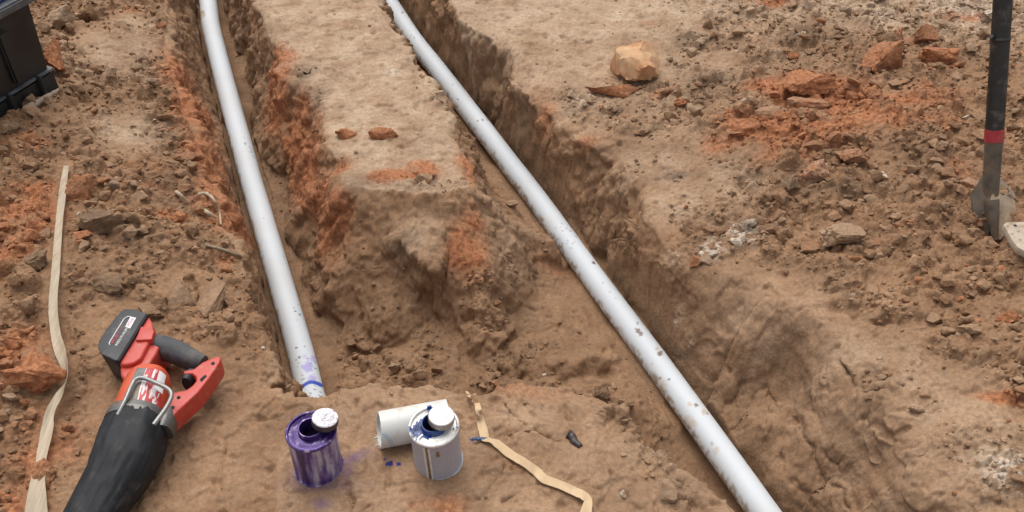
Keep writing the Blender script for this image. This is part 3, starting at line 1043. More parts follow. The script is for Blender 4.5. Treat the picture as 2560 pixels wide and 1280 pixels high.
OR, ORP, BR, GR, PA = (1, 0, 0, 0), (.75, .5, 0, 0), (0, .1, .1, 0), (0, .15, .5, 0), (.15, .9, 0, 0)
CLODS = [
    ('sandstone_rock', 1582, 170, 124, 84, 'pale orange jagged rock standing on the bank right of the trench', 'rock', (.30, 1, 0, .10), 1.05, 0, 9, 1, .13, .08),
    ('clay_slab', 1530, 224, 136, 50, 'flat reddish clay slab lying in front of the pale jagged rock', 'clod', (.75, .2, .1, 0), .5, -10, 6, 2, .10, .2),
    ('clay_clod', 862, 328, 70, 36, 'smaller of two orange clay clods on the middle strip, at its left edge', 'clod', (.95, .1, .05, 0), .8, 20, 7, 3, .12, .25),
    ('clay_clod', 972, 328, 92, 38, 'longer of two orange clay clods on the middle strip, right one', 'clod', (.95, .15, .1, 0), .7, 0, 7, 4, .10, .25),
    ('clay_clod', 1060, 432, 62, 34, 'bright orange clod above the crumbling front of the middle strip', 'clod', (1, .05, 0, 0), .6, 0, 6, 5, .10, .3),
    ('clay_clod', 2192, 148, 112, 78, 'large rounded orange clod with dark gap below, far right rubble', 'clod', (.7, .25, .1, 0), .9, 0, 8, 6, .14, .25),
    ('clay_clod', 2340, 150, 110, 52, 'wedge shaped orange clod left of the shovel shaft', 'clod', (.85, .2, 0, 0), .8, 10, 7, 7, .14, .35),
    ('clay_clod', 2300, 95, 70, 40, 'brown orange clod behind the wedge shaped clod', 'clod', (.6, .2, .2, 0), .8, 0, 7, 8, .1, .2),
    ('clay_clod', 2010, 215, 120, 56, 'broad bright orange clay lump amid the right rubble', 'clod', (1, .1, 0, 0), .7, 0, 7, 9, .12, .25),
    ('clay_clod', 2020, 255, 95, 40, 'tan lump just below the broad orange clay lump', 'clod', (.5, .6, 0, 0), .6, 0, 6, 10, .1, .25),
    ('clay_clod', 1905, 272, 100, 50, 'flat tan clod at the left end of the orange rubble', 'clod', (.3, .6, .05, 0), .5, 0, 7, 11, .1, .25),
    ('clay_clod', 1860, 318, 90, 44, 'orange clay lump at the left foot of the rubble heap', 'clod', (1, .15, 0, 0), .7, -10, 6, 12, .12, .3),
    ('clay_clod', 2122, 388, 76, 46, 'tilted tan clod with a dark left side, in the right rubble', 'clod', (.45, .45, .05, 0), .8, -25, 7, 13, .1, .2),
    ('clay_clod', 2040, 430, 92, 56, 'mottled orange and cream clod in the middle of the right rubble', 'clod', (.6, .5, 0, .15), .8, 0, 7, 14, .14, .2),
    ('clay_clod', 2420, 452, 70, 44, 'tan clod just left of the shovel socket', 'clod', (.35, .7, 0, 0), .7, 0, 6, 15, .1, .2),
    ('soil_clod', 2110, 590, 116, 70, 'large grey brown clod below the right rubble', 'clod', (.05, .35, .15, 0), .8, -10, 7, 16, .12, .25),
    ('soil_clod', 1970, 470, 50, 36, 'grey clod left of the mottled orange and cream clod', 'clod', (0, .3, .4, 0), .8, 0, 7, 17, .12, .2),
    ('soil_clod', 2418, 828, 58, 34, 'brown clod near the right edge above the smooth bank', 'clod', (.05, .3, 0, 0), .8, 0, 7, 18, .12, .15),
    ('clay_clod', 2515, 797, 46, 30, 'small orange clod at the right edge', 'clod', (.9, .2, 0, 0), .8, -20, 6, 19, .1, .2),
    ('soil_clod', 2285, 1018, 46, 26, 'small brown clod with a dark shadow on the smooth bank', 'clod', (0, .4, 0, 0), .8, 0, 6, 20, .12, .15),
    ('clay_clod', 95, 940, 140, 84, 'big orange clay clod touching the bend of the dried blade', 'clod', (.9, .12, 0, 0), .8, 5, 7, 21, .14, .2),
    ('clay_clod', 216, 475, 76, 56, 'dull orange clod right of the dried blade tip', 'clod', (.7, .05, .15, 0), .8, -10, 7, 22, .12, .25),
    ('clay_clod', 203, 595, 62, 30, 'small flat orange clod right of the dried blade, at its middle', 'clod', (.85, .25, 0, 0), .6, 0, 6, 23, .1, .2),
    ('clay_clod', 445, 540, 60, 44, 'orange clod left of the curled pale root', 'clod', (.95, .1, 0, 0), .7, -15, 7, 24, .12, .25),
    ('soil_slab', 450, 728, 78, 90, 'upright grey brown soil slab above the saw, the left one', 'clod', (0, .2, .25, 0), .35, 0, 10, 25, .05, .2),
    ('soil_slab', 525, 735, 84, 110, 'taller grey brown soil slab above the saw, the middle one', 'clod', (.05, .3, .1, 0), .35, 15, 10, 26, .05, .2),
    ('soil_clod', 270, 545, 100, 80, 'dark grey soil clod in the left heap', 'clod', (0, .05, .6, 0), .7, 0, 7, 27, .14, .3),
    ('soil_clod', 90, 170 + 480, 60, 44, 'grey clod left of the dried blade, below the orange patch', 'clod', (0, .1, .5, 0), .8, 0, 7, 28, .14, .2),
    ('soil_clod', 270, 700, 90, 56, 'dark clod between the dried blade and the saw battery', 'clod', (0, .05, .55, 0), .7, 0, 7, 29, .14, .25),
    ('clay_clod', 152, 165, 44, 66, 'orange clod at the foot of the black tote', 'clod', (.85, .3, 0, 0), .9, 0, 7, 30, .12, .2),
    ('soil_clod', 160, 52, 60, 56, 'pale tan clod at the top left beside the black tote', 'clod', (.1, .9, 0, 0), .8, 0, 7, 31, .12, .2),
    ('soil_clod', 380, 780, 64, 40, 'brown clod just above the red saw handle', 'clod', (0, .25, .1, 0), .8, 0, 7, 32, .14, .2),
    ('stone', 22, 330, 56, 28, 'small blue grey stone at the left edge below the tote', 'stone', (0, .1, .4, 0), .7, 0, 7, 33, .08, .2),
    ('soil_clod', 120, 1180, 80, 60, 'orange brown clod right of the lower dried blade', 'clod', (.55, .2, 0, 0), .8, 0, 7, 34, .14, .25),
    ('clay_clod', 1700, 262, 34, 20, 'small red brown clod below the pale jagged rock', 'clod', (.9, .1, 0, 0), .8, 0, 6, 35, .1, .2),
    ('lime_lump', 1838, 606, 40, 30, 'whitish lime lump at the corner of the right bank', 'lump', (0, .6, .1, .6), .8, 0, 7, 36, .14, .2),
    ('lime_lump', 1775, 628, 56, 26, 'whitish crumbly lime lump, lower left of its pair on the right bank', 'lump', (0, .6, .1, .55), .6, 0, 7, 37, .14, .25),
    ('stone', 1555, 1233, 16, 18, 'tiny pale green grey stone on the smooth mud, lower middle', 'stone', (0, .6, 0, .8), .8, 0, 6, 38, .08, .2),
    ('soil_clod', 1278, 512, 34, 24, 'small grey clod on the trench floor left of the right pipe', 'clod', (0, .5, .2, 0), .8, 0, 7, 39, .1, .2),
    ('soil_clod', 1500, 992, 60, 40, 'dark wet clod where the smooth mud meets the cross trench', 'clod', (.2, 0, .8, 0), .8, 0, 7, 40, .16, .3),
    ('soil_clod', 1560, 1010, 50, 44, 'brown clod wedged between smooth mud and right pipe', 'clod', (0, .15, .2, 0), .8, 0, 7, 41, .14, .2),
]
for c in CLODS:
    clod(c[0], c[1], c[2], c[3], c[4], c[5], c[6], c[7], c[8], c[9], c[10], c[11], c[12], c[13], mat=ROCKM if c[0] == 'sandstone_rock' else None)

# ------------------------------------------------------------------ tubes, lathes, prisms, lofts
def tube_rings(path, rad, n=48):
    """world-space rings along a path; rad is a number or a list"""
    path = [Vector(q) for q in path]
    rings, frames = [], []
    up = Vector((0, 0, 1))
    for i, q in enumerate(path):
        t = (path[min(i + 1, len(path) - 1)] - path[max(i - 1, 0)]).normalized()
        if abs(t.dot(up)) > .95:
            up = Vector((0, 1, 0))
        s = t.cross(up).normalized()
        w_ = s.cross(t).normalized()
        r = rad[i] if isinstance(rad, (list, tuple, np.ndarray)) else rad
        rings.append([q + s * (r * math.cos(a)) + w_ * (r * math.sin(a)) for a in (2 * math.pi * k / n for k in range(n))])
        frames.append((q, t, s, w_))
    return rings, frames


def bridge(bm, rings, closed=True, cap0=True, cap1=True):
    vr = [[bm.verts.new(p_) for p_ in r] for r in rings]
    n = len(vr[0])
    for a, b in zip(vr[:-1], vr[1:]):
        for k in range(n if closed else n - 1):
            j = (k + 1) % n
            bm.faces.new((a[k], a[j], b[j], b[k]))
    if cap0:
        bm.faces.new(vr[0][::-1])
    if cap1:
        bm.faces.new(vr[-1])
    return vr


def smooth_path(pts, n):
    pts = [Vector(q) for q in pts]
    out = []
    m = len(pts) - 1
    for i in range(n):
        t = i / (n - 1) * m
        k = min(int(t), m - 1)
        f = t - k
        p0, p1, p2, p3 = pts[max(k - 1, 0)], pts[k], pts[k + 1], pts[min(k + 2, m)]
        out.append(0.5 * ((2 * p1) + (p2 - p0) * f + (2 * p0 - 5 * p1 + 4 * p2 - p3) * f * f + (3 * p1 - p0 - 3 * p2 + p3) * f ** 3))
    return out


def tube(name, path, rad, mat, parent=None, n=16, caps=True):
    bm = bmesh.new()
    rings, _ = tube_rings(path, rad, n)
    bridge(bm, rings, True, caps, caps)
    return from_bm(name, bm, mat, parent)


def lathe(name, prof, mat, parent=None, n=56, M_=None, cap0=False, cap1=False, angle=35):
    bm = bmesh.new()
    rings = [[Vector((r * math.cos(2 * math.pi * k / n), r * math.sin(2 * math.pi * k / n), z_)) for k in range(n)] for r, z_ in prof]
    bridge(bm, rings, True, cap0, cap1)
    if M_ is not None:
        bm.transform(M_)
    o = from_bm(name, bm, mat, None, True, angle)
    if parent:
        o.parent = parent
    return o


def prism(name, outline, ztop, zbot, mat, parent=None, bevel=.004, seg=2, inset_bottom=0.0, plane=None):
    """outline in pixels of the photograph, seen at height ztop; sides go straight down to zbot"""
    bm = bmesh.new()
    pts = [V(a, b, ztop if plane is None else plane) for a, b in outline]
    top = [bm.verts.new((q.x, q.y, ztop)) for q in pts]
    cen = sum((q for q in pts), Vector()) / len(pts)
    bot = [bm.verts.new((q.x + (cen.x - q.x) * inset_bottom, q.y + (cen.y - q.y) * inset_bottom, zbot)) for q in pts]
    n = len(pts)
    bm.faces.new(top)
    bm.faces.new(bot[::-1])
    for k in range(n):
        j = (k + 1) % n
        bm.faces.new((top[k], bot[k], bot[j], top[j]))
    bmesh.ops.recalc_face_normals(bm, faces=bm.faces)
    if bevel:
        bmesh.ops.bevel(bm, geom=list(bm.edges), offset=bevel, segments=seg, profile=.6, affect='EDGES', clamp_overlap=True)
    bmesh.ops.triangulate(bm, faces=[f for f in bm.faces if len(f.verts) > 4])
    return from_bm(name, bm, mat, parent, True, 35)


def loft(name, rings, mat, parent=None, n=40, power=2.4, a0=0.0, a1=2 * math.pi, grow=0.0, wrinkle=0.0, thick=0.0, sub=8, cap=True):
    """rings: (px, py, z centre, half width, half height); cross-sections square to the path"""
    cs = [V(r[0], r[1], r[2]) for r in rings]
    cen = smooth_path(cs, sub * (len(cs) - 1) + 1)
    tt = np.linspace(0, len(rings) - 1, len(cen))
    hwid = np.interp(tt, range(len(rings)), [r[3] for r in rings])
    hhei = np.interp(tt, range(len(rings)), [r[4] for r in rings])
    full = abs(a1 - a0) > 6.28
    R = []
    for i, q in enumerate(cen):
        t = (cen[min(i + 1, len(cen) - 1)] - cen[max(i - 1, 0)]).normalized()
        s = t.cross(Vector((0, 0, 1))).normalized()
        w_ = s.cross(t).normalized()
        ring = []
        cnt = n if full else n + 1
        for k in range(cnt):
            a = a0 + (a1 - a0) * k / n
            ca, sa = math.cos(a), math.sin(a)
            den = (abs(ca) ** power + abs(sa) ** power) ** (1 / power)
            f = (1 + grow) / den
            if wrinkle:
                f *= 1 + wrinkle * (mnoise.noise(Vector((ca * 3.0, sa * 3.0, i * .05))) + .8 * mnoise.noise(Vector((ca * 8, sa * 8, i * .06 + 7))) + .35 * mnoise.noise(Vector((ca * 17, sa * 17, i * .12 + 7))))
            ring.append(q + s * (hwid[i] * f * ca) + w_ * (hhei[i] * f * sa))
        R.append(ring)
    bm = bmesh.new()
    bridge(bm, R, full, full and cap, full and cap)
    bmesh.ops.triangulate(bm, faces=[f for f in bm.faces if len(f.verts) > 4])
    return from_bm(name, bm, mat, parent, True, 50)


# ------------------------------------------------------------------ the two buried pipes
PVC = attr_mat('white_pvc_dirty', .55, .9, .35)
R_PIPE = .0302
R_LAID = .0287
MUD, LMUD = np.array((.16, .10, .06)), np.array((.50, .40, .28))


def pvc_pipe(name, pix, zc, marks, label, streak_side):
    path = smooth_path([V(a, b, zz) for (a, b), zz in zip(pix, zc)], 1200)
    rings, frames = tube_rings(path, R_LAID, 64)
    n = 64
    P = np.array([[list(p_) for p_ in r] for r in rings], np.float32).reshape(-1, 3)
    N = len(rings)
    ii_ = np.arange(N * n).reshape(N, n)
    q = np.stack([ii_[:-1], ii_[1:], np.roll(ii_[1:], -1, 1), np.roll(ii_[:-1], -1, 1)], -1).reshape(-1, 4)
    # wall thickness: inner surface
    sel = sorted(set(list(range(0, N, 40)) + [N - 1]))
    inner = np.array([[list(frames[i_][0] + (Vector(p_) - frames[i_][0]) * .86) for p_ in rings[i_]] for i_ in sel], np.float32)
    NI = len(sel)
    col = np.tile(np.array((.60, .63, .65, 1), np.float32), (len(P), 1))
    k_ = np.tile(np.arange(n), N)
    ang = 2 * np.pi * k_ / n
    fx_, fz_ = np.cos(ang), np.sin(ang)                      # sideways, upwards
    L = np.repeat(np.arange(N), n) * (sum((b - a).length for a, b in zip(path[:-1], path[1:])) / N)
    # dirt wiped along the underside and the lower flank
    fz3 = n3(P[:, 0] * 30, P[:, 1] * 30, P[:, 2] * 30, 20)
    fz4 = n3(P[:, 0] * 95, P[:, 1] * 95, P[:, 2] * 95, 21)
    low = np.maximum(sstep(.05, -.75, fz_ + .25 * fz3), sstep(.38, .95, .85 * fx_ - .45 * fz_ + .30 * fz3))
    a = np.clip(low * (.55 + 2.2 * fz4 + .8 * fz3), 0, .9)
    col[:, :3] = col[:, :3] * (1 - a[:, None]) + (LMUD * .6)[None] * a[:, None]
    faint = .10 * sstep(.15, .5, n3(P[:, 0] * 9, P[:, 1] * 9, P[:, 2] * 9, 22))
    col[:, :3] = col[:, :3] * (1 - faint[:, None]) + LMUD[None] * faint[:, None]
    sp = sstep(.44, .50, n3(P[:, 0] * 120, P[:, 1] * 120, P[:, 2] * 120, 23)) * sstep(.1, .4, n3(P[:, 0] * 7, P[:, 1] * 7, P[:, 2] * 7, 24))
    col[:, :3] = col[:, :3] * (1 - .7 * sp[:, None]) + MUD[None] * .7 * sp[:, None]
    # marks seen on the visible side
    cpos = np.array([0, 0, CAM_H])
    for (px, py, r, c, al, asp) in marks:
        d = ray(px, py)
        d = d / np.linalg.norm(d)
        rel = P - cpos
        tproj = rel @ d
        perp = np.linalg.norm(rel - tproj[:, None] * d, axis=1)
        near = tproj < tproj[np.argmin(perp)] + .03
        rr = perp * (1 + .45 * n3(P[:, 0] * 110, P[:, 1] * 110, P[:, 2] * 110, 25) + .35 * n3(P[:, 0] * 330, P[:, 1] * 330, P[:, 2] * 330, 26))
        a = al * sstep(r * 1.1, r * .6, rr) * near
        col[:, :3] = col[:, :3] * (1 - a[:, None]) + np.array(c)[None] * a[:, None]
    ring_len = len(P)
    P2 = np.vstack([P, inner.reshape(-1, 3)])
    e0 = np.arange(n)
    i0_, i1_ = ring_len + np.arange(n), ring_len + (NI - 1) * n + np.arange(n)
    q2 = np.stack([e0, np.roll(e0, -1), np.roll(i0_, -1), i0_], -1)
    l0 = (N - 1) * n + np.arange(n)
    q3 = np.stack([l0, i1_, np.roll(i1_, -1), np.roll(l0, -1)], -1)
    jj = ring_len + np.arange(NI * n).reshape(NI, n)
    q4 = np.stack([jj[:-1], np.roll(jj[:-1], -1, 1), np.roll(jj[1:], -1, 1), jj[1:]], -1).reshape(-1, 4)
    me_ = mesh_np(name, P2, np.vstack([q, q2, q3, q4]))
    me_.set_sharp_from_angle(angle=math.radians(40))
    add_attr(me_, 'tint', np.vstack([col, np.tile(np.array((.7, .7, .7, 1), np.float32), (NI * n, 1))]))
    o = link(name, me_, PVC)
    tag(o, label, 'pipe', 'white pipes laid in the trenches')
    return o


PUR, BLU, DK = (.33, .28, .62), (.03, .07, .42), (.05, .035, .02)
left_marks = [(768, 918, .0125, PUR, .75, 1), (780, 948, .010, PUR, .7, 1), (762, 892, .006, PUR, .35, 1), (783, 895, .007, PUR, .6, 1), (790, 905, .005, BLU, .3, 1),
              (748, 893, .0028, DK, .95, 1), (741, 900, .002, DK, .8, 1), (771, 896, .0018, DK, .8, 1), (741, 870, .0025, DK, .9, 1), (762, 866, .0016, DK, .8, 1),
              (738, 778, .0022, DK, .8, 1), (750, 787, .0026, MUD, .8, 1), (735, 770, .0016, MUD, .8, 1), (745, 762, .0014, MUD, .7, 1), (742, 800, .0014, MUD, .7, 1),
              (660, 545, .0016, MUD, .8, 1), (505, 36, .012, LMUD, .8, 1), (508, 30, .006, (.36, .30, .14), .8, 1), (672, 675, .0014, MUD, .6, 1)]
# the blue primer ring near the glued end
for k_ in range(14):
    left_marks.append((752 + k_ * 4, 968 - 3.5 * math.sin(k_ / 13 * math.pi) * 3 - k_ * .3, .0045, BLU, .9, 1))
pvc_pipe('pvc_pipe', PIPE_L[0], PIPE_L[1], left_marks,
         'white plastic pipe in the left trench with purple and blue primer at its near end', 1)
right_marks = [(1595, 826, .006, MUD, .85, 1), (1602, 834, .006, MUD, .85, 1), (1589, 822, .003, MUD, .8, 1), (1594, 808, .0025, MUD, .8, 1), (1650, 884, .007, MUD, .85, 1),
               (1643, 872, .005, LMUD, .8, 1), (1484, 657, .0045, (.12, .05, .035), .95, 1), (1508, 707, .002, DK, .8, 1), (1431, 608, .0018, DK, .8, 1), (1405, 559, .0018, DK, .7, 1),
               (1195, 302, .003, MUD, .9, 1), (1207, 300, .003, DK, .9, 1), (1218, 299, .002, MUD, .8, 1), (1145, 248, .0025, MUD, .9, 1), (1132, 211, .002, DK, .9, 1), (1006, 32, .003, DK, .8, 1),
               (1740, 1013, .004, MUD, .85, 1), (1725, 1010, .006, LMUD, .7, 1), (1760, 1030, .006, LMUD, .8, 1), (1768, 1034, .003, MUD, .8, 1), (1720, 1050, .012, LMUD, .45, 1), (1735, 1060, .008, LMUD, .5, 1),
               (1650, 946, .004, (.3, .2, .1), .8, 1), (1672, 948, .0025, DK, .8, 1), (1655, 962, .014, LMUD, .35, 1), (1630, 910, .003, LMUD, .6, 1), (1525, 730, .0016, MUD, .7, 1),
               (1790, 1125, .008, LMUD, .5, 1), (1780, 1110, .004, MUD, .4, 1), (1080, 140, .003, LMUD, .5, 1), (1500, 690, .0012, DK, .7, 1), (1540, 745, .0012, DK, .6, 1)]
pvc_pipe('pvc_pipe', PIPE_R[0], PIPE_R[1], right_marks,
         'long mud-flecked white plastic pipe in the right trench running out at the bottom', -1)

# ------------------------------------------------------------------ primer and cement cans with their loose caps
def streak_mat(name, cols, zs=10, rough=.4, metal=0.0, ang_scale=7.0):
    """paint that has run down a can wall"""
    m, nt, b = new_mat(name)
    tc = nd(nt, 'ShaderNodeTexCoord').outputs['Object']
    mp = nd(nt, 'ShaderNodeMapping')
    mp.inputs['Scale'].default_value = (ang_scale * 10, ang_scale * 10, zs)
    nt.links.new(tc, mp.inputs[0])
    n = noise_n(nt, mp.outputs[0], 1.0, 4, .6)
    r = nd(nt, 'ShaderNodeValToRGB')
    el = r.color_ramp.elements
    el[0].position, el[0].color = cols[0][0], (*cols[0][1], 1)
    el[1].position, el[1].color = cols[-1][0], (*cols[-1][1], 1)
    for pz, c_ in cols[1:-1]:
        e_ = el.new(pz)
        e_.color = (*c_, 1)
    nt.links.new(n, r.inputs[0])
    nz = noise_n(nt, tc, 150, 4, .6)
    c = mixc(nt, ramp(nt, nz, .56, .68, 0, .55), r.outputs[0], cols[0][1])
    nt.links.new(c, b.inputs['Base Color'])
    b.inputs['Roughness'].default_value = rough
    b.inputs['Metallic'].default_value = metal
    return m


D1, D2, D3, LV, WH = (.018, .010, .050), (.058, .024, .150), (.135, .08, .225), (.25, .195, .32), (.42, .38, .46)
MAT_PUR = streak_mat('purple_stained_can', [(.34, D1), (.43, D2), (.49, D3), (.54, LV), (.61, WH)], 8, .42, 0, 5.5)
MAT_PURTOP = streak_mat('purple_primer_lid', [(.32, D1), (.44, D2), (.56, D2), (.62, LV), (.72, WH)], 90, .28, .3, 9)
MAT_DARKLIQ = plain('dark_primer', (.006, .004, .012), .12, 0, .1)
MAT_CAPP = streak_mat('crusted_cap_top', [(.30, (.16, .12, .30)), (.40, (.55, .52, .52)), (.50, (.78, .76, .74)), (.62, (.66, .60, .58)), (.72, (.30, .26, .42))], 120, .55, 0, 12)
MAT_CAPSIDE = plain('stained_cap_side', (.075, .055, .06), .5, .3, .4, 120)
MAT_TIN = plain('tinplate', (.62, .60, .57), .32, .75, .15, 80, 0, .25, (.34, .26, .17), 90)
MAT_WLID = plain('white_lid', (.70, .69, .66), .34, .25, .10, 90, 0, .35, (.45, .36, .24), 110)
MAT_BLUE = plain('blue_cement', (.012, .045, .20), .3, 0, .4, 140)
MAT_WCAP = plain('white_metal_cap', (.66, .67, .68), .35, .1, .04, 80, 0, .15, (.55, .47, .36), 120)
MAT_CAPGREY = plain('cap_side_tin', (.40, .37, .33), .42, .5, .3, 160, 0, .5, (.28, .2, .13), 160)


def label_mat():
    m, nt, b = new_mat('grey_can_label')
    tc = nd(nt, 'ShaderNodeTexCoord').outputs['Object']
    n = noise_n(nt, tc, 300, 3)
    n_b = noise_n(nt, tc, 22, 3)
    c = mixc(nt, ramp(nt, n, .3, .7), (.33, .325, .365), (.43, .425, .47))
    c = mixc(nt, ramp(nt, n_b, .55, .75, 0, .5), c, (.48, .48, .53))
    nt.links.new(c, b.inputs['Base Color'])
    b.inputs['Roughness'].default_value = .45
    return m


MAT_LABEL = label_mat()
CAN_R, CAN_H = .039, .095


def can(name, px, py, mats, label, tilt=(0, 0)):
    base = U(px, py, .0)
    gz_ = ground_z(base[0], base[1])
    root = empty(name, (base[0], base[1], gz_ - .003))
    root.rotation_euler = (math.radians(tilt[0]), math.radians(tilt[1]), 0)
    tag(root, label, 'can')
    body, lid, neck, liq = mats
    R, H = CAN_R, CAN_H
    lathe('body', [(.001, .001), (R - .003, .001), (R - .0005, .0), (R + .0012, .0015), (R + .0012, .0035), (R - .0008, .0055), (R - .001, .04), (R - .001, H - .007), (R - .0006, H - .005)], body, root)
    lathe('rim', [(R - .0006, H - .005), (R + .0004, H - .004), (R + .0006, H - .001), (R - .0006, H), (R - .0026, H - .0005), (R - .0034, H - .003)], lid, root)
    lathe('lid', [(R - .0034, H - .003), (R - .0042, H - .0048), (R - .009, H - .0048), (R - .011, H - .0035), (.0215, H - .0035), (.0195, H - .003)], lid, root)
    lathe('neck', [(.0200, H - .004), (.0192, H + .001), (.0196, H + .002), (.0190, H + .0035), (.0194, H + .0065), (.0186, H + .0080), (.0172, H + .0078), (.0168, H + .004), (.0168, H - .02)], neck, root)
    lathe('contents', [(.0168, H - .016), (.0005, H - .016)], liq, root, cap1=True)
    return root


def cap(name, can_obj, dx, dy, dz, tilt_deg, tilt_dir, top, side, label, crust=0.0):
    """loose brush cap perched on the can's neck"""
    root = empty(name, can_obj.location + Vector((dx, dy, dz)))
    a = math.radians(tilt_dir)
    root.rotation_euler = Matrix.Rotation(math.radians(tilt_deg), 3, Vector((-math.sin(a), math.cos(a), 0))).to_euler()
    tag(root, label, 'cap')
    r = .0205
    # knurled skirt
    bm = bmesh.new()
    n = 72
    prof = [(r - .0016, .0002), (r, .0), (r, .009), (r - .0005, .0105)]
    rings = []
    for (rr, zz) in prof:
        rings.append([Vector(((rr - (.0005 if k % 2 and zz < .0095 else 0)) * math.cos(2 * math.pi * k / n), (rr - (.0005 if k % 2 and zz < .0095 else 0)) * math.sin(2 * math.pi * k / n), zz)) for k in range(n)])
    bridge(bm, rings, True, False, False)
    o = from_bm('skirt', bm, side)
    o.parent = root
    bm = bmesh.new()
    prof = [(r - .0005, .0105), (r - .0014, .0122), (r - .004, .0126), (r - .006, .0123), (.0085, .0123), (.0078, .0128), (.0068, .0128), (.0060, .0123), (.003, .0123), (.0005, .0123)]
    rings = []
    rg = np.random.default_rng(5)
    for (rr, zz) in prof:
        rings.append([Vector((rr * math.cos(2 * math.pi * k / n), rr * math.sin(2 * math.pi * k / n),
                              zz + crust * mnoise.noise(Vector((rr * 260 * math.cos(2 * math.pi * k / n), rr * 260 * math.sin(2 * math.pi * k / n), 3))))) for k in range(n)])
    bridge(bm, rings, True, False, True)
    o = from_bm('top_disc', bm, top)
    o.parent = root
    lathe('inner_disc', [(.0005, .0035), (r - .0015, .0035)], side, root, cap0=True)
    lathe('brush_stem', [(.0011, -.050), (.0013, .0035)], MAT_TIN, root, n=10, cap0=True)
    lathe('dauber', [(.001, -.058), (.005, -.056), (.0065, -.050), (.005, -.044), (.001, -.042)], side, root, n=16)
    return root


can1 = can('primer_can', 797, 1166, (MAT_PUR, MAT_PURTOP, MAT_PURTOP, MAT_DARKLIQ), 'purple stained primer can with open neck on the smooth mud')
cap('can_cap', can1, .0215, .0085, .1035, 9, 28, MAT_CAPP, MAT_CAPSIDE, 'white crusted cap perched on the purple primer can', .0009)
can2 = can('cement_can', 1096, 1150, (MAT_LABEL, MAT_WLID, MAT_BLUE, MAT_DARKLIQ), 'grey labelled cement can with blue drips in front of the cut pipe piece', (1.5, -1.5))
cap('can_cap', can2, .0095, .001, .1042, 4, -20, MAT_WCAP, MAT_CAPGREY, 'clean white cap with a pressed ring resting on the grey can')


def patch(name, root, a0, a1, z0, z1, R, mat, n=10):
    bm = bmesh.new()
    outer = [[Vector((R * math.cos(a0 + (a1 - a0) * k / n), R * math.sin(a0 + (a1 - a0) * k / n), zz)) for k in range(n + 1)] for zz in (z0, z1)]
    bridge(bm, outer, False, False, False)
    o = from_bm(name, bm, mat)
    o.parent = root
    return o


MAT_SEAM = plain('rusty_seam', (.23, .145, .085), .6, .1, .3, 150)
MAT_STRIPE = plain('label_edge', (.60, .59, .58), .5, 0, .08, 150)
A_ = math.radians
# lapped edge of the label with the bare seam between
patch('label_edge', can2, A_(246), A_(251.5), .006, CAN_H - .008, CAN_R - .0005, MAT_STRIPE)
patch('seam', can2, A_(251.5), A_(258), .006, CAN_H - .008, CAN_R - .0003, MAT_SEAM)
patch('label_edge', can2, A_(258), A_(263), .006, CAN_H - .008, CAN_R - .0005, MAT_STRIPE)
patch('rust_spot', can2, A_(276), A_(284), CAN_H - .030, CAN_H - .016, CAN_R - .0004, MAT_SEAM)
# blue drips across the white lid
rg = np.random.default_rng(3)


def drip(root, a, r0, r1, w0, zz, seed):
    bm = bmesh.new()
    rg_ = np.random.default_rng(seed)
    k = 8
    L_, R_ = [], []
    for i in range(k + 1):
        rr = r0 + (r1 - r0) * i / k
        ww = w0 * (1 + .5 * rg_.normal() * .5) * (1.15 if i in (0, 1) else 1)
        zz_ = zz if rr < CAN_R - .0045 else zz + .0047
        for lst, s in ((L_, -1), (R_, 1)):
            ang = a + s * ww / max(rr, .01) / 2
            lst.append(bm.verts.new((rr * math.cos(ang), rr * math.sin(ang), zz_)))
    for i in range(k):
        bm.faces.new((L_[i], R_[i], R_[i + 1], L_[i + 1]))
    o = from_bm('cement_drip', bm, MAT_BLUE)
    o.parent = next(c_ for c_ in root.children if c_.name.startswith('lid'))


for i, (adeg, r0, r1, w0) in enumerate([(104, .019, .0392, .006), (190, .019, .0392, .0075), (203, .019, .037, .007), (214, .02, .0395, .003), (228, .02, .0395, .002), (62, .02, .0392, .003), (352, .03, .0395, .002),
                                        (172, .019, .030, .012), (158, .019, .027, .012), (184, .019, .033, .012), (135, .019, .025, .010), (240, .02, .026, .012)]):
    drip(can2, A_(adeg), r0, r1, w0, CAN_H - .0029, i)

# ------------------------------------------------------------------ off-cut of pipe behind the grey can
MAT_CUT = plain('offcut_pvc', (.60, .60, .565), .42, 0, .06, 30, 0, .22, (.50, .40, .27), 34)
a_, b_ = V(947, 1073, .030), V(1098, 1045, .030)
dirv = (b_ - a_).normalized()
gz_ = ground_z(a_.x + .03, a_.y)
root = empty('pipe_offcut', (a_.x, a_.y, gz_))
root['label'] = 'short cut-off piece of white pipe lying behind the grey can'
root['category'] = 'pipe'
bm = bmesh.new()
n = 56
rings = []
prof = [(0, .0262), (0, R_PIPE), (.04, R_PIPE), (.08, R_PIPE), (.115, R_PIPE), (.115, .0262), (0, .0262)]
side = dirv.cross(Vector((0, 0, 1))).normalized()
upv = side.cross(dirv).normalized()
org = Vector((a_.x, a_.y, gz_ + R_PIPE - .002))
for i, (l_, r_) in enumerate(prof):
    ring = []
    for k in range(n):
        a = 2 * math.pi * k / n
        skew = (.004 * math.sin(a) + .0008 * mnoise.noise(Vector((math.cos(a) * 6, math.sin(a) * 6, 1)))) if l_ == 0 else 0
        ring.append(org + dirv * (l_ + skew) + side * (r_ * math.cos(a)) + upv * (r_ * math.sin(a)))
    rings.append(ring)
bridge(bm, rings, True, False, False)
adopt(from_bm('tube_wall', bm, MAT_CUT, None, True, 30), root)
MAT_BURR = plain('plastic_swarf', (.72, .72, .70), .5, 0, .1, 200, 0, .3)
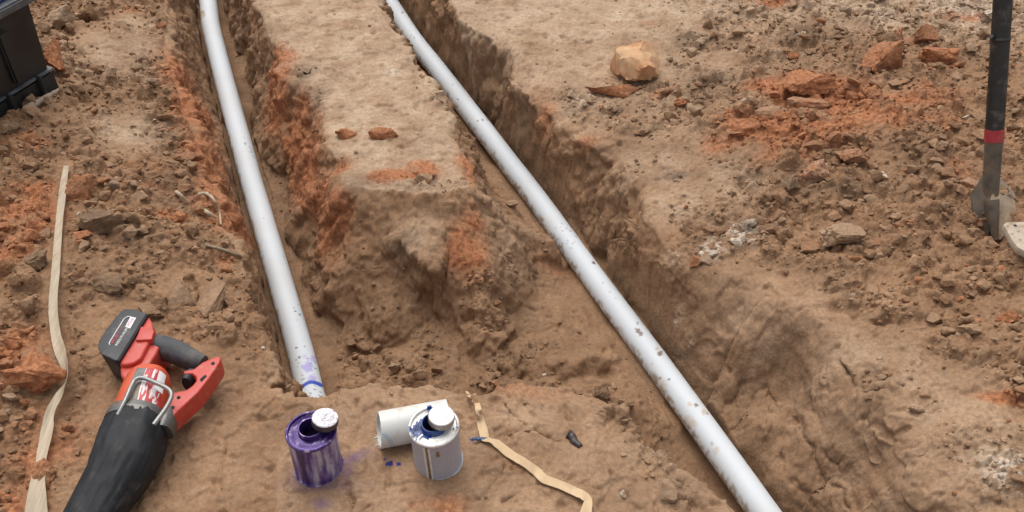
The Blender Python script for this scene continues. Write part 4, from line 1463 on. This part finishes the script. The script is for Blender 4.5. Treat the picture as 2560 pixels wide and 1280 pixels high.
for i in range(7):                                       # ragged burr left by the saw
    st_ = org - upv * (R_PIPE * .96) - side * (.004 * (i - 3)) - dirv * .001
    pth = [st_, st_ - dirv * (.003 + .002 * (i % 3)) + upv * .0012 * (i % 2), st_ - dirv * (.006 + .0025 * ((i * 2) % 3)) - upv * .001 + side * .002 * ((i % 3) - 1)]
    adopt(tube('burr', smooth_path(pth, 6), [.0014, .0014, .0013, .0011, .0009, .0005], MAT_BURR, None, 6), root)
MAT_BLINE = plain('blue_pen_line', (.16, .38, .55), .5, 0, .2, 200)
for s_ in (0, 1):
    pts_ = []
    for k in range(10):
        a = math.radians(62 - k * (10 if s_ else 8)) if False else math.radians(75 + 0)
        t_ = k / 9
        aa = math.radians(40 - 60 * t_)
        pts_.append(org + dirv * (.004 + .010 * t_ + .004 * s_ + .004 * math.sin(3 * t_)) + side * ((R_PIPE + .0002) * math.cos(aa)) + upv * ((R_PIPE + .0002) * math.sin(aa)))
    adopt(tube('blue_mark', pts_, .0006 - .0002 * s_, MAT_BLINE, None, 6), root)

# ------------------------------------------------------------------ reciprocating saw
S_RED = plain('saw_red_plastic', (.50, .050, .032), .42, 0, .10, 40, .1, .16, (.40, .20, .13), 60)
S_RED2 = plain('saw_orange_red', (.55, .085, .03), .42, 0, .10, 40, .1, .10, (.40, .22, .13), 60)
S_BLACK = plain('saw_black_plastic', (.022, .023, .026), .5, 0, .25, 50, .1, .18, (.14, .115, .09), 26)
S_GRIP = plain('saw_rubber_grip', (.060, .061, .063), .75, 0, .3, 70, .5, .35, (.13, .115, .10), 34)
S_BOOT = plain('saw_rubber_boot', (.012, .013, .015), .62, 0, .4, 40, .4, .20, (.060, .056, .052), 30, spec=.35)
S_STEEL = plain('saw_steel', (.30, .30, .29), .45, .8, .25, 60, 0, .3)
S_GREY = plain('saw_grey_alloy', (.15, .145, .135), .45, .6, .25, 60, .2, .3)
S_WHITE = plain('label_white', (.75, .74, .74), .45, 0, .05)
S_LRED = plain('label_red', (.45, .03, .06), .45, 0, .1)
S_DARK = plain('saw_dark_recess', (.012, .008, .008), .8, 0, .2)


def sticker_mat():
    m, nt, b = new_mat('torn_sticker')
    tc = nd(nt, 'ShaderNodeTexCoord').outputs['Object']
    mp = nd(nt, 'ShaderNodeMapping')
    mp.inputs['Rotation'].default_value = (0, 0, math.radians(18))
    mp.inputs['Scale'].default_value = (170, 26, 26)
    nt.links.new(tc, mp.inputs[0])
    n = noise_n(nt, mp.outputs[0], 1, 3, .6)
    c = mixc(nt, ramp(nt, n, .49, .55), (.46, .04, .04), (.76, .70, .68))
    nt.links.new(c, b.inputs['Base Color'])
    b.inputs['Roughness'].default_value = .4
    return m


g0 = hit(400, 960)
saw = empty('reciprocating_saw', (g0[0], g0[1], 0.0))
tag(saw, 'red and black cordless reciprocating saw lying on the mud, lower left', 'saw')
zt = .078
battery = prism('battery', [(247, 850), (263, 826), (290, 790), (310, 771), (338, 772), (368, 783), (366, 790), (296, 900), (286, 902), (252, 884), (244, 868)], zt, .012, S_BLACK, saw, .006, 3, .16)
bat_lip = prism('battery_lip', [(364, 783), (371, 785), (298, 903), (291, 901)], zt + .0015, .012, S_DARK, saw, .001, 1)
prism('battery_foot', [(371, 788), (381, 806), (385, 834), (372, 856), (352, 896), (333, 908), (312, 912), (299, 910), (297, 900), (352, 812)], zt - .004, .008, S_RED, saw, .007, 3)
prism('foot_step', [(352, 815), (375, 817), (386, 826), (379, 848), (338, 850)], zt + .001, zt - .02, S_RED, saw, .003, 2)
prism('handle_rear', [(384, 832), (408, 841), (410, 850), (398, 868), (388, 888), (376, 905), (368, 930), (362, 950), (332, 958), (312, 950), (301, 938), (300, 915), (335, 905), (354, 890)], zt - .012, .010, S_RED, saw, .007, 3)
loft('rubber_grip', [(392, 866, .048, .0185, .022), (415, 872, .048, .0195, .022), (450, 885, .048, .0190, .021), (480, 900, .046, .0165, .020), (510, 912, .044, .0130, .018)], S_GRIP, saw, 28, 2.5, wrinkle=.02)
prism('front_guard', [(506, 905), (524, 897), (545, 889), (552, 894), (550, 904), (535, 928), (518, 952), (494, 982), (468, 1006), (446, 1026), (430, 1042), (412, 1036), (416, 1008), (430, 982), (446, 978), (464, 975),
                      (480, 964), (490, 952), (490, 941), (480, 933), (458, 934), (460, 927), (484, 922)], zt - .012, .028, S_RED, saw, .006, 3)
loft('trigger', [(468, 962, .046, .009, .017), (474, 952, .046, .012, .019), (480, 942, .046, .012, .018), (484, 934, .046, .008, .014)], S_BLACK, saw, 20, 2.2)
ZM = .047
mot = [(378, 946, ZM, .030, .036), (374, 962, ZM, .035, .042), (366, 985, ZM, .037, .044), (358, 1012, ZM, .039, .044), (350, 1042, ZM, .041, .044), (344, 1064, ZM, .043, .045)]
loft('motor_housing', mot, S_RED2, saw, 40, 2.6)
loft('dark_stripe', mot[1:], S_GREY, saw, 10, 2.6, math.radians(74), math.radians(98), grow=.02)
loft('sticker', mot[1:], sticker_mat(), saw, 12, 2.6, math.radians(99), math.radians(150), grow=.016)
loft('white_flash', mot[1:4], S_WHITE, saw, 10, 2.6, math.radians(130), math.radians(150), grow=.026)
loft('alloy_collar', [(349, 1045, ZM, .046, .047), (344, 1058, ZM, .049, .049), (340, 1070, ZM, .049, .049)], S_GREY, saw, 40, 2.4)
loft('side_panel', [(424, 1032, .052, .010, .018), (420, 1056, .052, .013, .022), (412, 1080, .050, .012, .022)], S_GREY, saw, 20, 2.6)
boot = [(350, 1050, .049, .045, .044), (342, 1068, .049, .0495, .047), (326, 1112, .049, .051, .048), (308, 1160, .048, .049, .047), (287, 1201, .046, .044, .043), (262, 1240, .044, .042, .041), (234, 1285, .042, .040, .038),
        (205, 1335, .040, .037, .035), (178, 1385, .038, .030, .029)]
loft('rubber_boot', boot, S_BOOT, saw, 96, 2.3, wrinkle=.050, sub=14)
loft('blade_shoe', [(180, 1380, .038, .018, .016), (160, 1420, .036, .016, .012), (145, 1450, .034, .014, .008)], S_STEEL, saw, 16, 3)
hk = smooth_path([V(294, 1038, .092), V(312, 1003, .098), V(330, 962, .100), V(340, 948, .099), V(358, 945, .099), V(385, 955, .099), V(415, 969, .098), V(427, 980, .097), V(427, 996, .095), V(412, 1024, .092), V(384, 1062, .089)], 60)
tube('hanging_hook', hk, .0036, S_STEEL, saw, 12)
for (px, py) in [(532, 907), (431, 1017), (446, 992)]:
    pts_ = [V(px, py, zt - .014), V(px, py, zt - .010)]
    adopt(tube('screw_hole', [Vector((pts_[1].x, pts_[1].y, zt - .02)), Vector((pts_[1].x, pts_[1].y, zt - .0112))], .0032, S_DARK, None, 14), saw)
prism('vent_slot', [(499, 948), (513, 936), (517, 940), (503, 954)], zt - .0112, zt - .02, S_DARK, saw, 0)
# battery label: white outline, coloured words, white box
zl = zt + .0006
tube('label_outline', [V(274, 862, zl), V(273, 857, zl), V(290, 829, zl), V(311, 796, zl), V(320, 791, zl), V(329, 792, zl)], .0009, S_WHITE, None, 6).parent = battery
prism('label_box', [(326, 792), (340, 794), (325, 821), (313, 816)], zl + .0004, zl - .002, S_WHITE, None, 0).parent = battery


def words(txt, p_from, p_to, size, mat, z_, name='lettering'):
    cu = bpy.data.curves.new('tmp_text', 'FONT')
    cu.body = txt
    cu.size = size
    cu.align_y = 'CENTER'
    ob = bpy.data.objects.new('tmp_text', cu)
    me_ = bpy.data.meshes.new_from_object(ob)
    bpy.data.objects.remove(ob)
    a0_, a1_ = V(*p_from, z_), V(*p_to, z_)
    xd = (a1_ - a0_).normalized()
    yd = Vector((0, 0, 1)).cross(xd).normalized()
    wid = max(v_.co.x for v_ in me_.vertices)
    k = (a1_ - a0_).length / wid
    for v_ in me_.vertices:
        v_.co = a0_ + xd * (v_.co.x * k) + yd * v_.co.y
    o = link(name, me_, mat)
    o.parent = battery
    return o


words('XC5.0', (319, 815), (332, 796), .0085, S_LRED, zl + .0009)
words('M18', (281, 858), (293, 838), .010, S_LRED, zl + .0003)
words('REDLITHIUM', (290, 864), (318, 820), .0065, S_WHITE, zl + .0003)
words('LITHIUM-ION', (285, 850), (306, 815), .0035, S_LRED, zl + .0003)

# ------------------------------------------------------------------ shovel stuck in the spoil
SH_BLACK = plain('shaft_black_fibreglass', (.020, .018, .016), .55, 0, .4, 60, .2, .22, (.12, .10, .08), 40)
SH_RED = plain('red_tape_band', (.40, .035, .045), .6, 0, .15, 60, 0, .2)
SH_STEEL = plain('muddy_steel', (.12, .098, .075), .65, .2, .35, 50, .3, .6, (.22, .15, .095), 30)
SH_MUD = plain('mud_caked_steel', (.36, .27, .185), .8, 0, .25, 60, .5, .3, (.18, .12, .08), 50)
sh0, sh1 = depth_z(2477, 470, 2.08), depth_z(2508, -10, 1.95)
shd = (sh1 - sh0).normalized()
shovel = empty('shovel', (sh0.x, sh0.y, -.06))
tag(shovel, 'black shafted shovel with a red band stuck upright in the spoil', 'shovel')


def on_shaft(py):
    """point of the shaft axis at an image row"""
    best = min((abs(((CAM_H - q.z) * CP - (q.y) * SP) / (q.y * CP + (CAM_H - q.z) * SP) * F_PX + 640 - py), i, q) for i, q in enumerate([sh0 + shd * (k * .001) for k in range(-40, 500)]))
    return best[2]


p330, p352 = on_shaft(322), on_shaft(352)
p105 = on_shaft(98)
tube('shaft', [p330, p105, sh1 + shd * .75], .0185, SH_BLACK, shovel, 24)
tube('shaft_collar', [p105 - shd * .004, p105, p105 + shd * .004], [.0185, .0202, .0185], SH_BLACK, shovel, 24)
tube('nub', [p105 + Vector((-.018, -.004, .004)), p105 + Vector((-.024, -.006, .010))], .005, SH_BLACK, shovel, 8)
tube('red_band', [p352, p330], .0192, SH_RED, shovel, 24)
tube('socket', [sh0 - shd * .10, sh0 - shd * .03, sh0, p352], [.013, .0165, .0165, .0182], SH_STEEL, shovel, 24)


def sheet_with_hole(name, outer, hole, thick, mat, parent):
    """bent steel sheet given by world points (outer loop, hole loop)"""
    bm = bmesh.new()
    edges = []
    for loop in (outer, hole):
        if not loop:
            continue
        vs_ = [bm.verts.new(q) for q in loop]
        for i in range(len(vs_)):
            edges.append(bm.edges.new((vs_[i], vs_[(i + 1) % len(vs_)])))
    bmesh.ops.triangle_fill(bm, use_beauty=True, use_dissolve=False, edges=edges)
    bmesh.ops.recalc_face_normals(bm, faces=bm.faces)
    ext = bmesh.ops.extrude_face_region(bm, geom=list(bm.faces))
    vv = [g for g in ext['geom'] if isinstance(g, bmesh.types.BMVert)]
    bmesh.ops.translate(bm, verts=vv, vec=Vector((0, thick, -thick * .6)))
    return from_bm(name, bm, mat, parent, True, 30)


Zb = 2.08
lft = [depth_z(*q) for q in [(2459, 440, Zb), (2476, 446, Zb - .01), (2476, 560, Zb - .01), (2470, 600, Zb), (2440, 560, Zb + .01), (2427, 489, Zb + .02)]]
sheet_with_hole('blade_shoulder', lft, None, .004, SH_STEEL, shovel)
rgt = [depth_z(*q) for q in [(2494, 440, Zb), (2512, 456, Zb), (2530, 474, Zb + .01), (2548, 505, Zb + .01), (2562, 540, Zb + .01), (2575, 580, Zb), (2556, 560, Zb - .01), (2530, 570, Zb - .02), (2500, 600, Zb - .02), (2480, 580, Zb - .02), (2478, 500, Zb - .018)]]
hol = [depth_z(2511 + 12 * math.cos(k / 14 * 6.283), 478 + 11 * math.sin(k / 14 * 6.283), Zb - .002) for k in range(14)]
sheet_with_hole('blade_shoulder', rgt, hol, .004, SH_MUD, shovel)
loft_pts = [depth_z(2478, 500, Zb - .02), depth_z(2482, 540, Zb - .02), depth_z(2488, 600, Zb - .02)]
tube('frog', loft_pts, [.016, .013, .006], SH_STEEL, shovel, 16)
# pale plate with small holes beside it
PL = plain('pale_muddy_plate', (.44, .36, .27), .75, 0, .2, 60, .4, .3, (.27, .18, .11), 40)
pz = hit(2545, 600)
zpl = pz[2] + .035
plate = empty('perforated_plate', (pz[0], pz[1], zpl))
tag(plate, 'pale muddy plate with small holes at the right edge beside the shovel', 'plate')
prism('plate_body', [(2508, 560), (2516, 554), (2640, 552), (2660, 600), (2600, 650), (2545, 618), (2534, 606)], zpl, zpl - .016, PL, plate, .004, 2)
for (px, py) in [(2519, 565), (2538, 564), (2530, 584), (2546, 578), (2556, 565), (2550, 598)]:
    q = V(px, py, zpl)
    tube('pit', [q + Vector((0, 0, -.004)), q + Vector((0, 0, .0006))], .0034, S_DARK if px == 2538 else SH_MUD, plate, 10)

# ------------------------------------------------------------------ black tote at the top left
T_BLACK = plain('tote_black_plastic', (.020, .021, .021), .45, 0, .35, 14, .2, .20, (.075, .07, .062), 10)
T_GREY = plain('tote_worn_edge', (.10, .105, .11), .5, 0, .3, 40)
T_BLUE = plain('blue_sheeting', (.06, .16, .55), .5, 0, .2, 30)
zT = .0
A0, A1 = V(-60, 345, zT), V(150, 212, zT)
ex = (A1 - A0).normalized()
ey = Vector((-ex.y, ex.x, 0))
WT, DT, HT = (A1 - A0).length + .22, .34, .247
tote = empty('storage_tote', A1)
tag(tote, 'black plastic storage tote standing at the top left corner', 'tote')


def tbox(name, x0, x1, y0, y1, z0, z1, mat, bev=.004, lean=0.0):
    """x along the face to the left of its right corner, y away from the viewer"""
    bm = bmesh.new()
    c = []
    for zz, gr in ((z0, 0), (z1, lean)):
        for xx, yy in ((x0 - gr, y0 - gr), (x1 + gr, y0 - gr), (x1 + gr, y1 + gr), (x0 - gr, y1 + gr)):
            c.append(bm.verts.new(A1 - ex * xx + ey * yy + Vector((0, 0, zz))))
    for f in ((0, 1, 2, 3), (4, 5, 6, 7), (0, 1, 5, 4), (1, 2, 6, 5), (2, 3, 7, 6), (3, 0, 4, 7)):
        bm.faces.new([c[i] for i in f])
    bmesh.ops.recalc_face_normals(bm, faces=bm.faces)
    bmesh.ops.bevel(bm, geom=list(bm.edges), offset=bev, segments=2, affect='EDGES', clamp_overlap=True)
    return from_bm(name, bm, mat, tote, True, 35)


tbox('body', .010, WT, .010, DT, -.03, HT - .02, T_BLACK, .008, .010)
tbox('base_flange', 0, WT + .01, 0, DT + .01, -.04, .045, T_BLACK, .006, -.002)
tbox('flange_edge', .0005, WT + .009, -.003, .02, .0452, .0500, T_GREY, .002)
for k in (.045, .135, .225, .315):
    tbox('rib', k, k + .012, -.012, .012, -.03, .052, T_BLACK, .003)
for k in (.09, .18, .27):
    tbox('wall_ridge', k, k + .022, -.006, .014, .06, HT - .05, T_BLACK, .005, .004)
tbox('rim', -.012, WT + .012, -.014, DT + .012, HT - .022, HT, T_GREY, .004)
tbox('lid', .01, WT - .01, .01, DT - .01, HT - .002, HT + .03, T_BLUE, .008)

# ------------------------------------------------------------------ ribbons: dried blade on the left, tan strip in the middle
def ribbon(name, pts, mat, label, cat, lift=.006, twist=None, thick=.0008, fold=.18, n=120, sag=.3):
    """pts: px, py, width px, extra height; lies on the ground"""
    cen, wid = [], []
    for (px, py, wpx, dz) in pts:
        h_ = hit(px, py)
        gz_ = ground_z(h_[0], h_[1])
        q = V(px, py, gz_ + lift + dz)
        cen.append(q)
        wid.append(wpx / F_PX * (q - Vector((0, 0, CAM_H))).length)
    c = smooth_path(cen, n)
    t_ = np.linspace(0, len(pts) - 1, n)
    wd = np.interp(t_, range(len(pts)), wid)
    tw = np.interp(t_, range(len(pts)), twist) if twist else np.zeros(n)
    bm = bmesh.new()
    m_ = 7
    rows = []
    for i in range(n):
        tg = (c[min(i + 1, n - 1)] - c[max(i - 1, 0)]).normalized()
        s = tg.cross(Vector((0, 0, 1))).normalized()
        up_ = s.cross(tg).normalized()
        s2 = s * math.cos(tw[i]) + up_ * math.sin(tw[i])
        u2 = up_ * math.cos(tw[i]) - s * math.sin(tw[i])
        row = []
        for side_ in (1, -1):
            rng_ = range(m_) if side_ > 0 else range(m_ - 1, -1, -1)
            for k in rng_:
                f = (k / (m_ - 1) - .5)
                edge = 1 + .10 * mnoise.noise(Vector((i * .23, f * 2, 5)))
                hgt = fold * wd[i] * (abs(f) - .25) + .03 * wd[i] * mnoise.noise(Vector((i * .15, f * 9, 1)))
                row.append(c[i] + s2 * (f * wd[i] * edge) + u2 * (hgt + side_ * thick / 2))
        rows.append(row)
    bridge(bm, rows, True, True, True)
    o = from_bm(name, bm, mat, None, True, 60)
    org_ = cen[0].copy()
    o.data.transform(Matrix.Translation(-org_))
    o.location = org_
    tag(o, label, cat)
    return o


def fibre_mat(name, ca, cb, rough=.6, sx=260):
    m, nt, b = new_mat(name)
    tc = nd(nt, 'ShaderNodeTexCoord').outputs['Object']
    mp = nd(nt, 'ShaderNodeMapping')
    mp.inputs['Scale'].default_value = (sx, 10, 40)
    nt.links.new(tc, mp.inputs[0])
    n = noise_n(nt, mp.outputs[0], 1, 4, .6)
    n_b = noise_n(nt, tc, 40, 3)
    c = mixc(nt, ramp(nt, n, .3, .7), ca, cb)
    c = mixc(nt, ramp(nt, n_b, .55, .75, 0, .55), c, (.30, .21, .13))
    nt.links.new(c, b.inputs['Base Color'])
    b.inputs['Roughness'].default_value = rough
    return m


STRAW = fibre_mat('dried_blade', (.33, .25, .16), (.48, .39, .275))
ribbon('dried_reed_blade', [(166, 414, 11, .016), (158, 470, 15, .018), (148, 560, 16, .014), (139, 680, 17, .008), (133, 760, 19, .010), (139, 830, 22, .012), (152, 880, 26, .014), (165, 920, 22, .016), (166, 950, 15, .016),
                            (150, 985, 20, .012), (125, 1030, 18, .010), (117, 1080, 26, .008), (104, 1150, 24, .008), (94, 1215, 34, .008), (90, 1290, 48, .006), (88, 1360, 52, .004)], STRAW,
       'long pale dried reed blade lying down the left side', 'reed', .006, [0, .2, 0, .2, 0, -.2, -.3, -.9, -1.1, -.2, .5, .1, -.2, 0, .2, 0], fold=.25)
TAN = fibre_mat('tan_paper', (.50, .34, .185), (.60, .43, .26), .75, 60)
strip = ribbon('paper_strip', [(1186, 984, 5, .002), (1193, 1010, 13, .003), (1201, 1050, 20, .002), (1209, 1080, 23, .002), (1213, 1096, 21, .003), (1226, 1101, 12, .006), (1244, 1110, 22, .004), (1275, 1135, 24, .003),
                               (1310, 1156, 23, .004), (1340, 1178, 24, .002), (1362, 1198, 25, .003), (1400, 1212, 24, .003), (1440, 1230, 25, .004), (1460, 1240, 24, .007), (1470, 1252, 20, .009), (1466, 1275, 26, .006), (1460, 1310, 28, .004)], TAN,
               'narrow folded tan paper strip zigzagging over the smooth mud', 'paper strip', .003, fold=.05, n=150, thick=.0012)
MAT_BTIP = plain('blue_cement_smear', (.02, .06, .14), .4, 0, .3, 140)
q0 = hit(1200, 1098)
bm = bmesh.new()
for (dx_, r_, sq) in [(-.011, .0035, .5), (-.004, .0045, .5), (.003, .004, .5), (.009, .0035, .5)]:
    bmesh.ops.create_icosphere(bm, subdivisions=2, radius=r_, matrix=Matrix.Translation(V(1202, 1097, ground_z(q0[0], q0[1]) + .006) + Vector((dx_, 0, 0))) @ Matrix.Diagonal((1.3, .9, sq, 1)))
sm_ = from_bm('blue_smear', bm, MAT_BTIP)
sm_.parent = strip
sm_.matrix_parent_inverse = Matrix.Translation(-strip.location)
lf = ribbon('paper_scrap', [(1166, 978, 5, .002), (1172, 988, 9, .003), (1178, 1000, 8, .002), (1182, 1006, 3, .002)], TAN, 'tiny tan paper scrap beside the top end of the long strip', 'paper scrap', .002, n=24)

# ------------------------------------------------------------------ roots, stick, bark
ROOT = plain('pale_root', (.42, .33, .22), .7, 0, .25, 60, .4, .3, (.25, .17, .1), 60)


def root_thing(name, pts, r, label, cat, mat=ROOT, n=28):
    P_ = []
    for (px, py, dz) in pts:
        h_ = hit(px, py)
        P_.append(V(px, py, ground_z(h_[0], h_[1]) + dz))
    c = smooth_path(P_, n)
    rr = [r * (1 - .5 * i / (n - 1)) * (1 + .25 * mnoise.noise(Vector((i * .5, r * 900, 0)))) for i in range(n)]
    o = tube(name, c, rr, mat, None, 10)
    org_ = P_[0].copy()
    o.data.transform(Matrix.Translation(-org_))
    o.location = org_
    return tag(o, label, cat)


root_thing('root', [(494, 487, .006), (515, 484, .012), (535, 500, .014), (548, 528, .012), (552, 562, .004)], .0045, 'pale curled root poking out at the left trench rim', 'root')
root_thing('root', [(500, 520, .006), (520, 532, .010), (540, 545, .006)], .006, 'short pale root below the curled root', 'root')
root_thing('root', [(440, 480, .005), (452, 488, .009), (464, 500, .004)], .005, 'stubby pale root end left of the curled root', 'root')
root_thing('root', [(510, 612, .004), (560, 625, .010), (600, 640, .010), (635, 655, .004)], .004, 'thin brown root crossing the left trench rim above the slabs', 'root', plain('brown_root', (.22, .16, .10), .7, 0, .3, 60, .4))
root_thing('root', [(705, 975, .004), (725, 962, .0), (740, 945, .0)], .0018, 'hair thin root beside the primer stained pipe end', 'root')
root_thing('stick', [(72, 270, .006), (110, 247, .012), (150, 224, .008)], .010, 'flat weathered stick lying at the foot of the tote', 'stick', plain('weathered_wood', (.34, .26, .18), .75, 0, .25, 50, .5))
BARK = plain('wet_bark', (.035, .026, .024), .4, 0, .5, 120, .6)
rb = root_thing('bark_piece', [(1420, 1086, .003), (1430, 1093, .005), (1437, 1105, .006), (1452, 1116, .003)], .009, 'small dark twisted bark piece on the smooth mud', 'bark', BARK, 16)
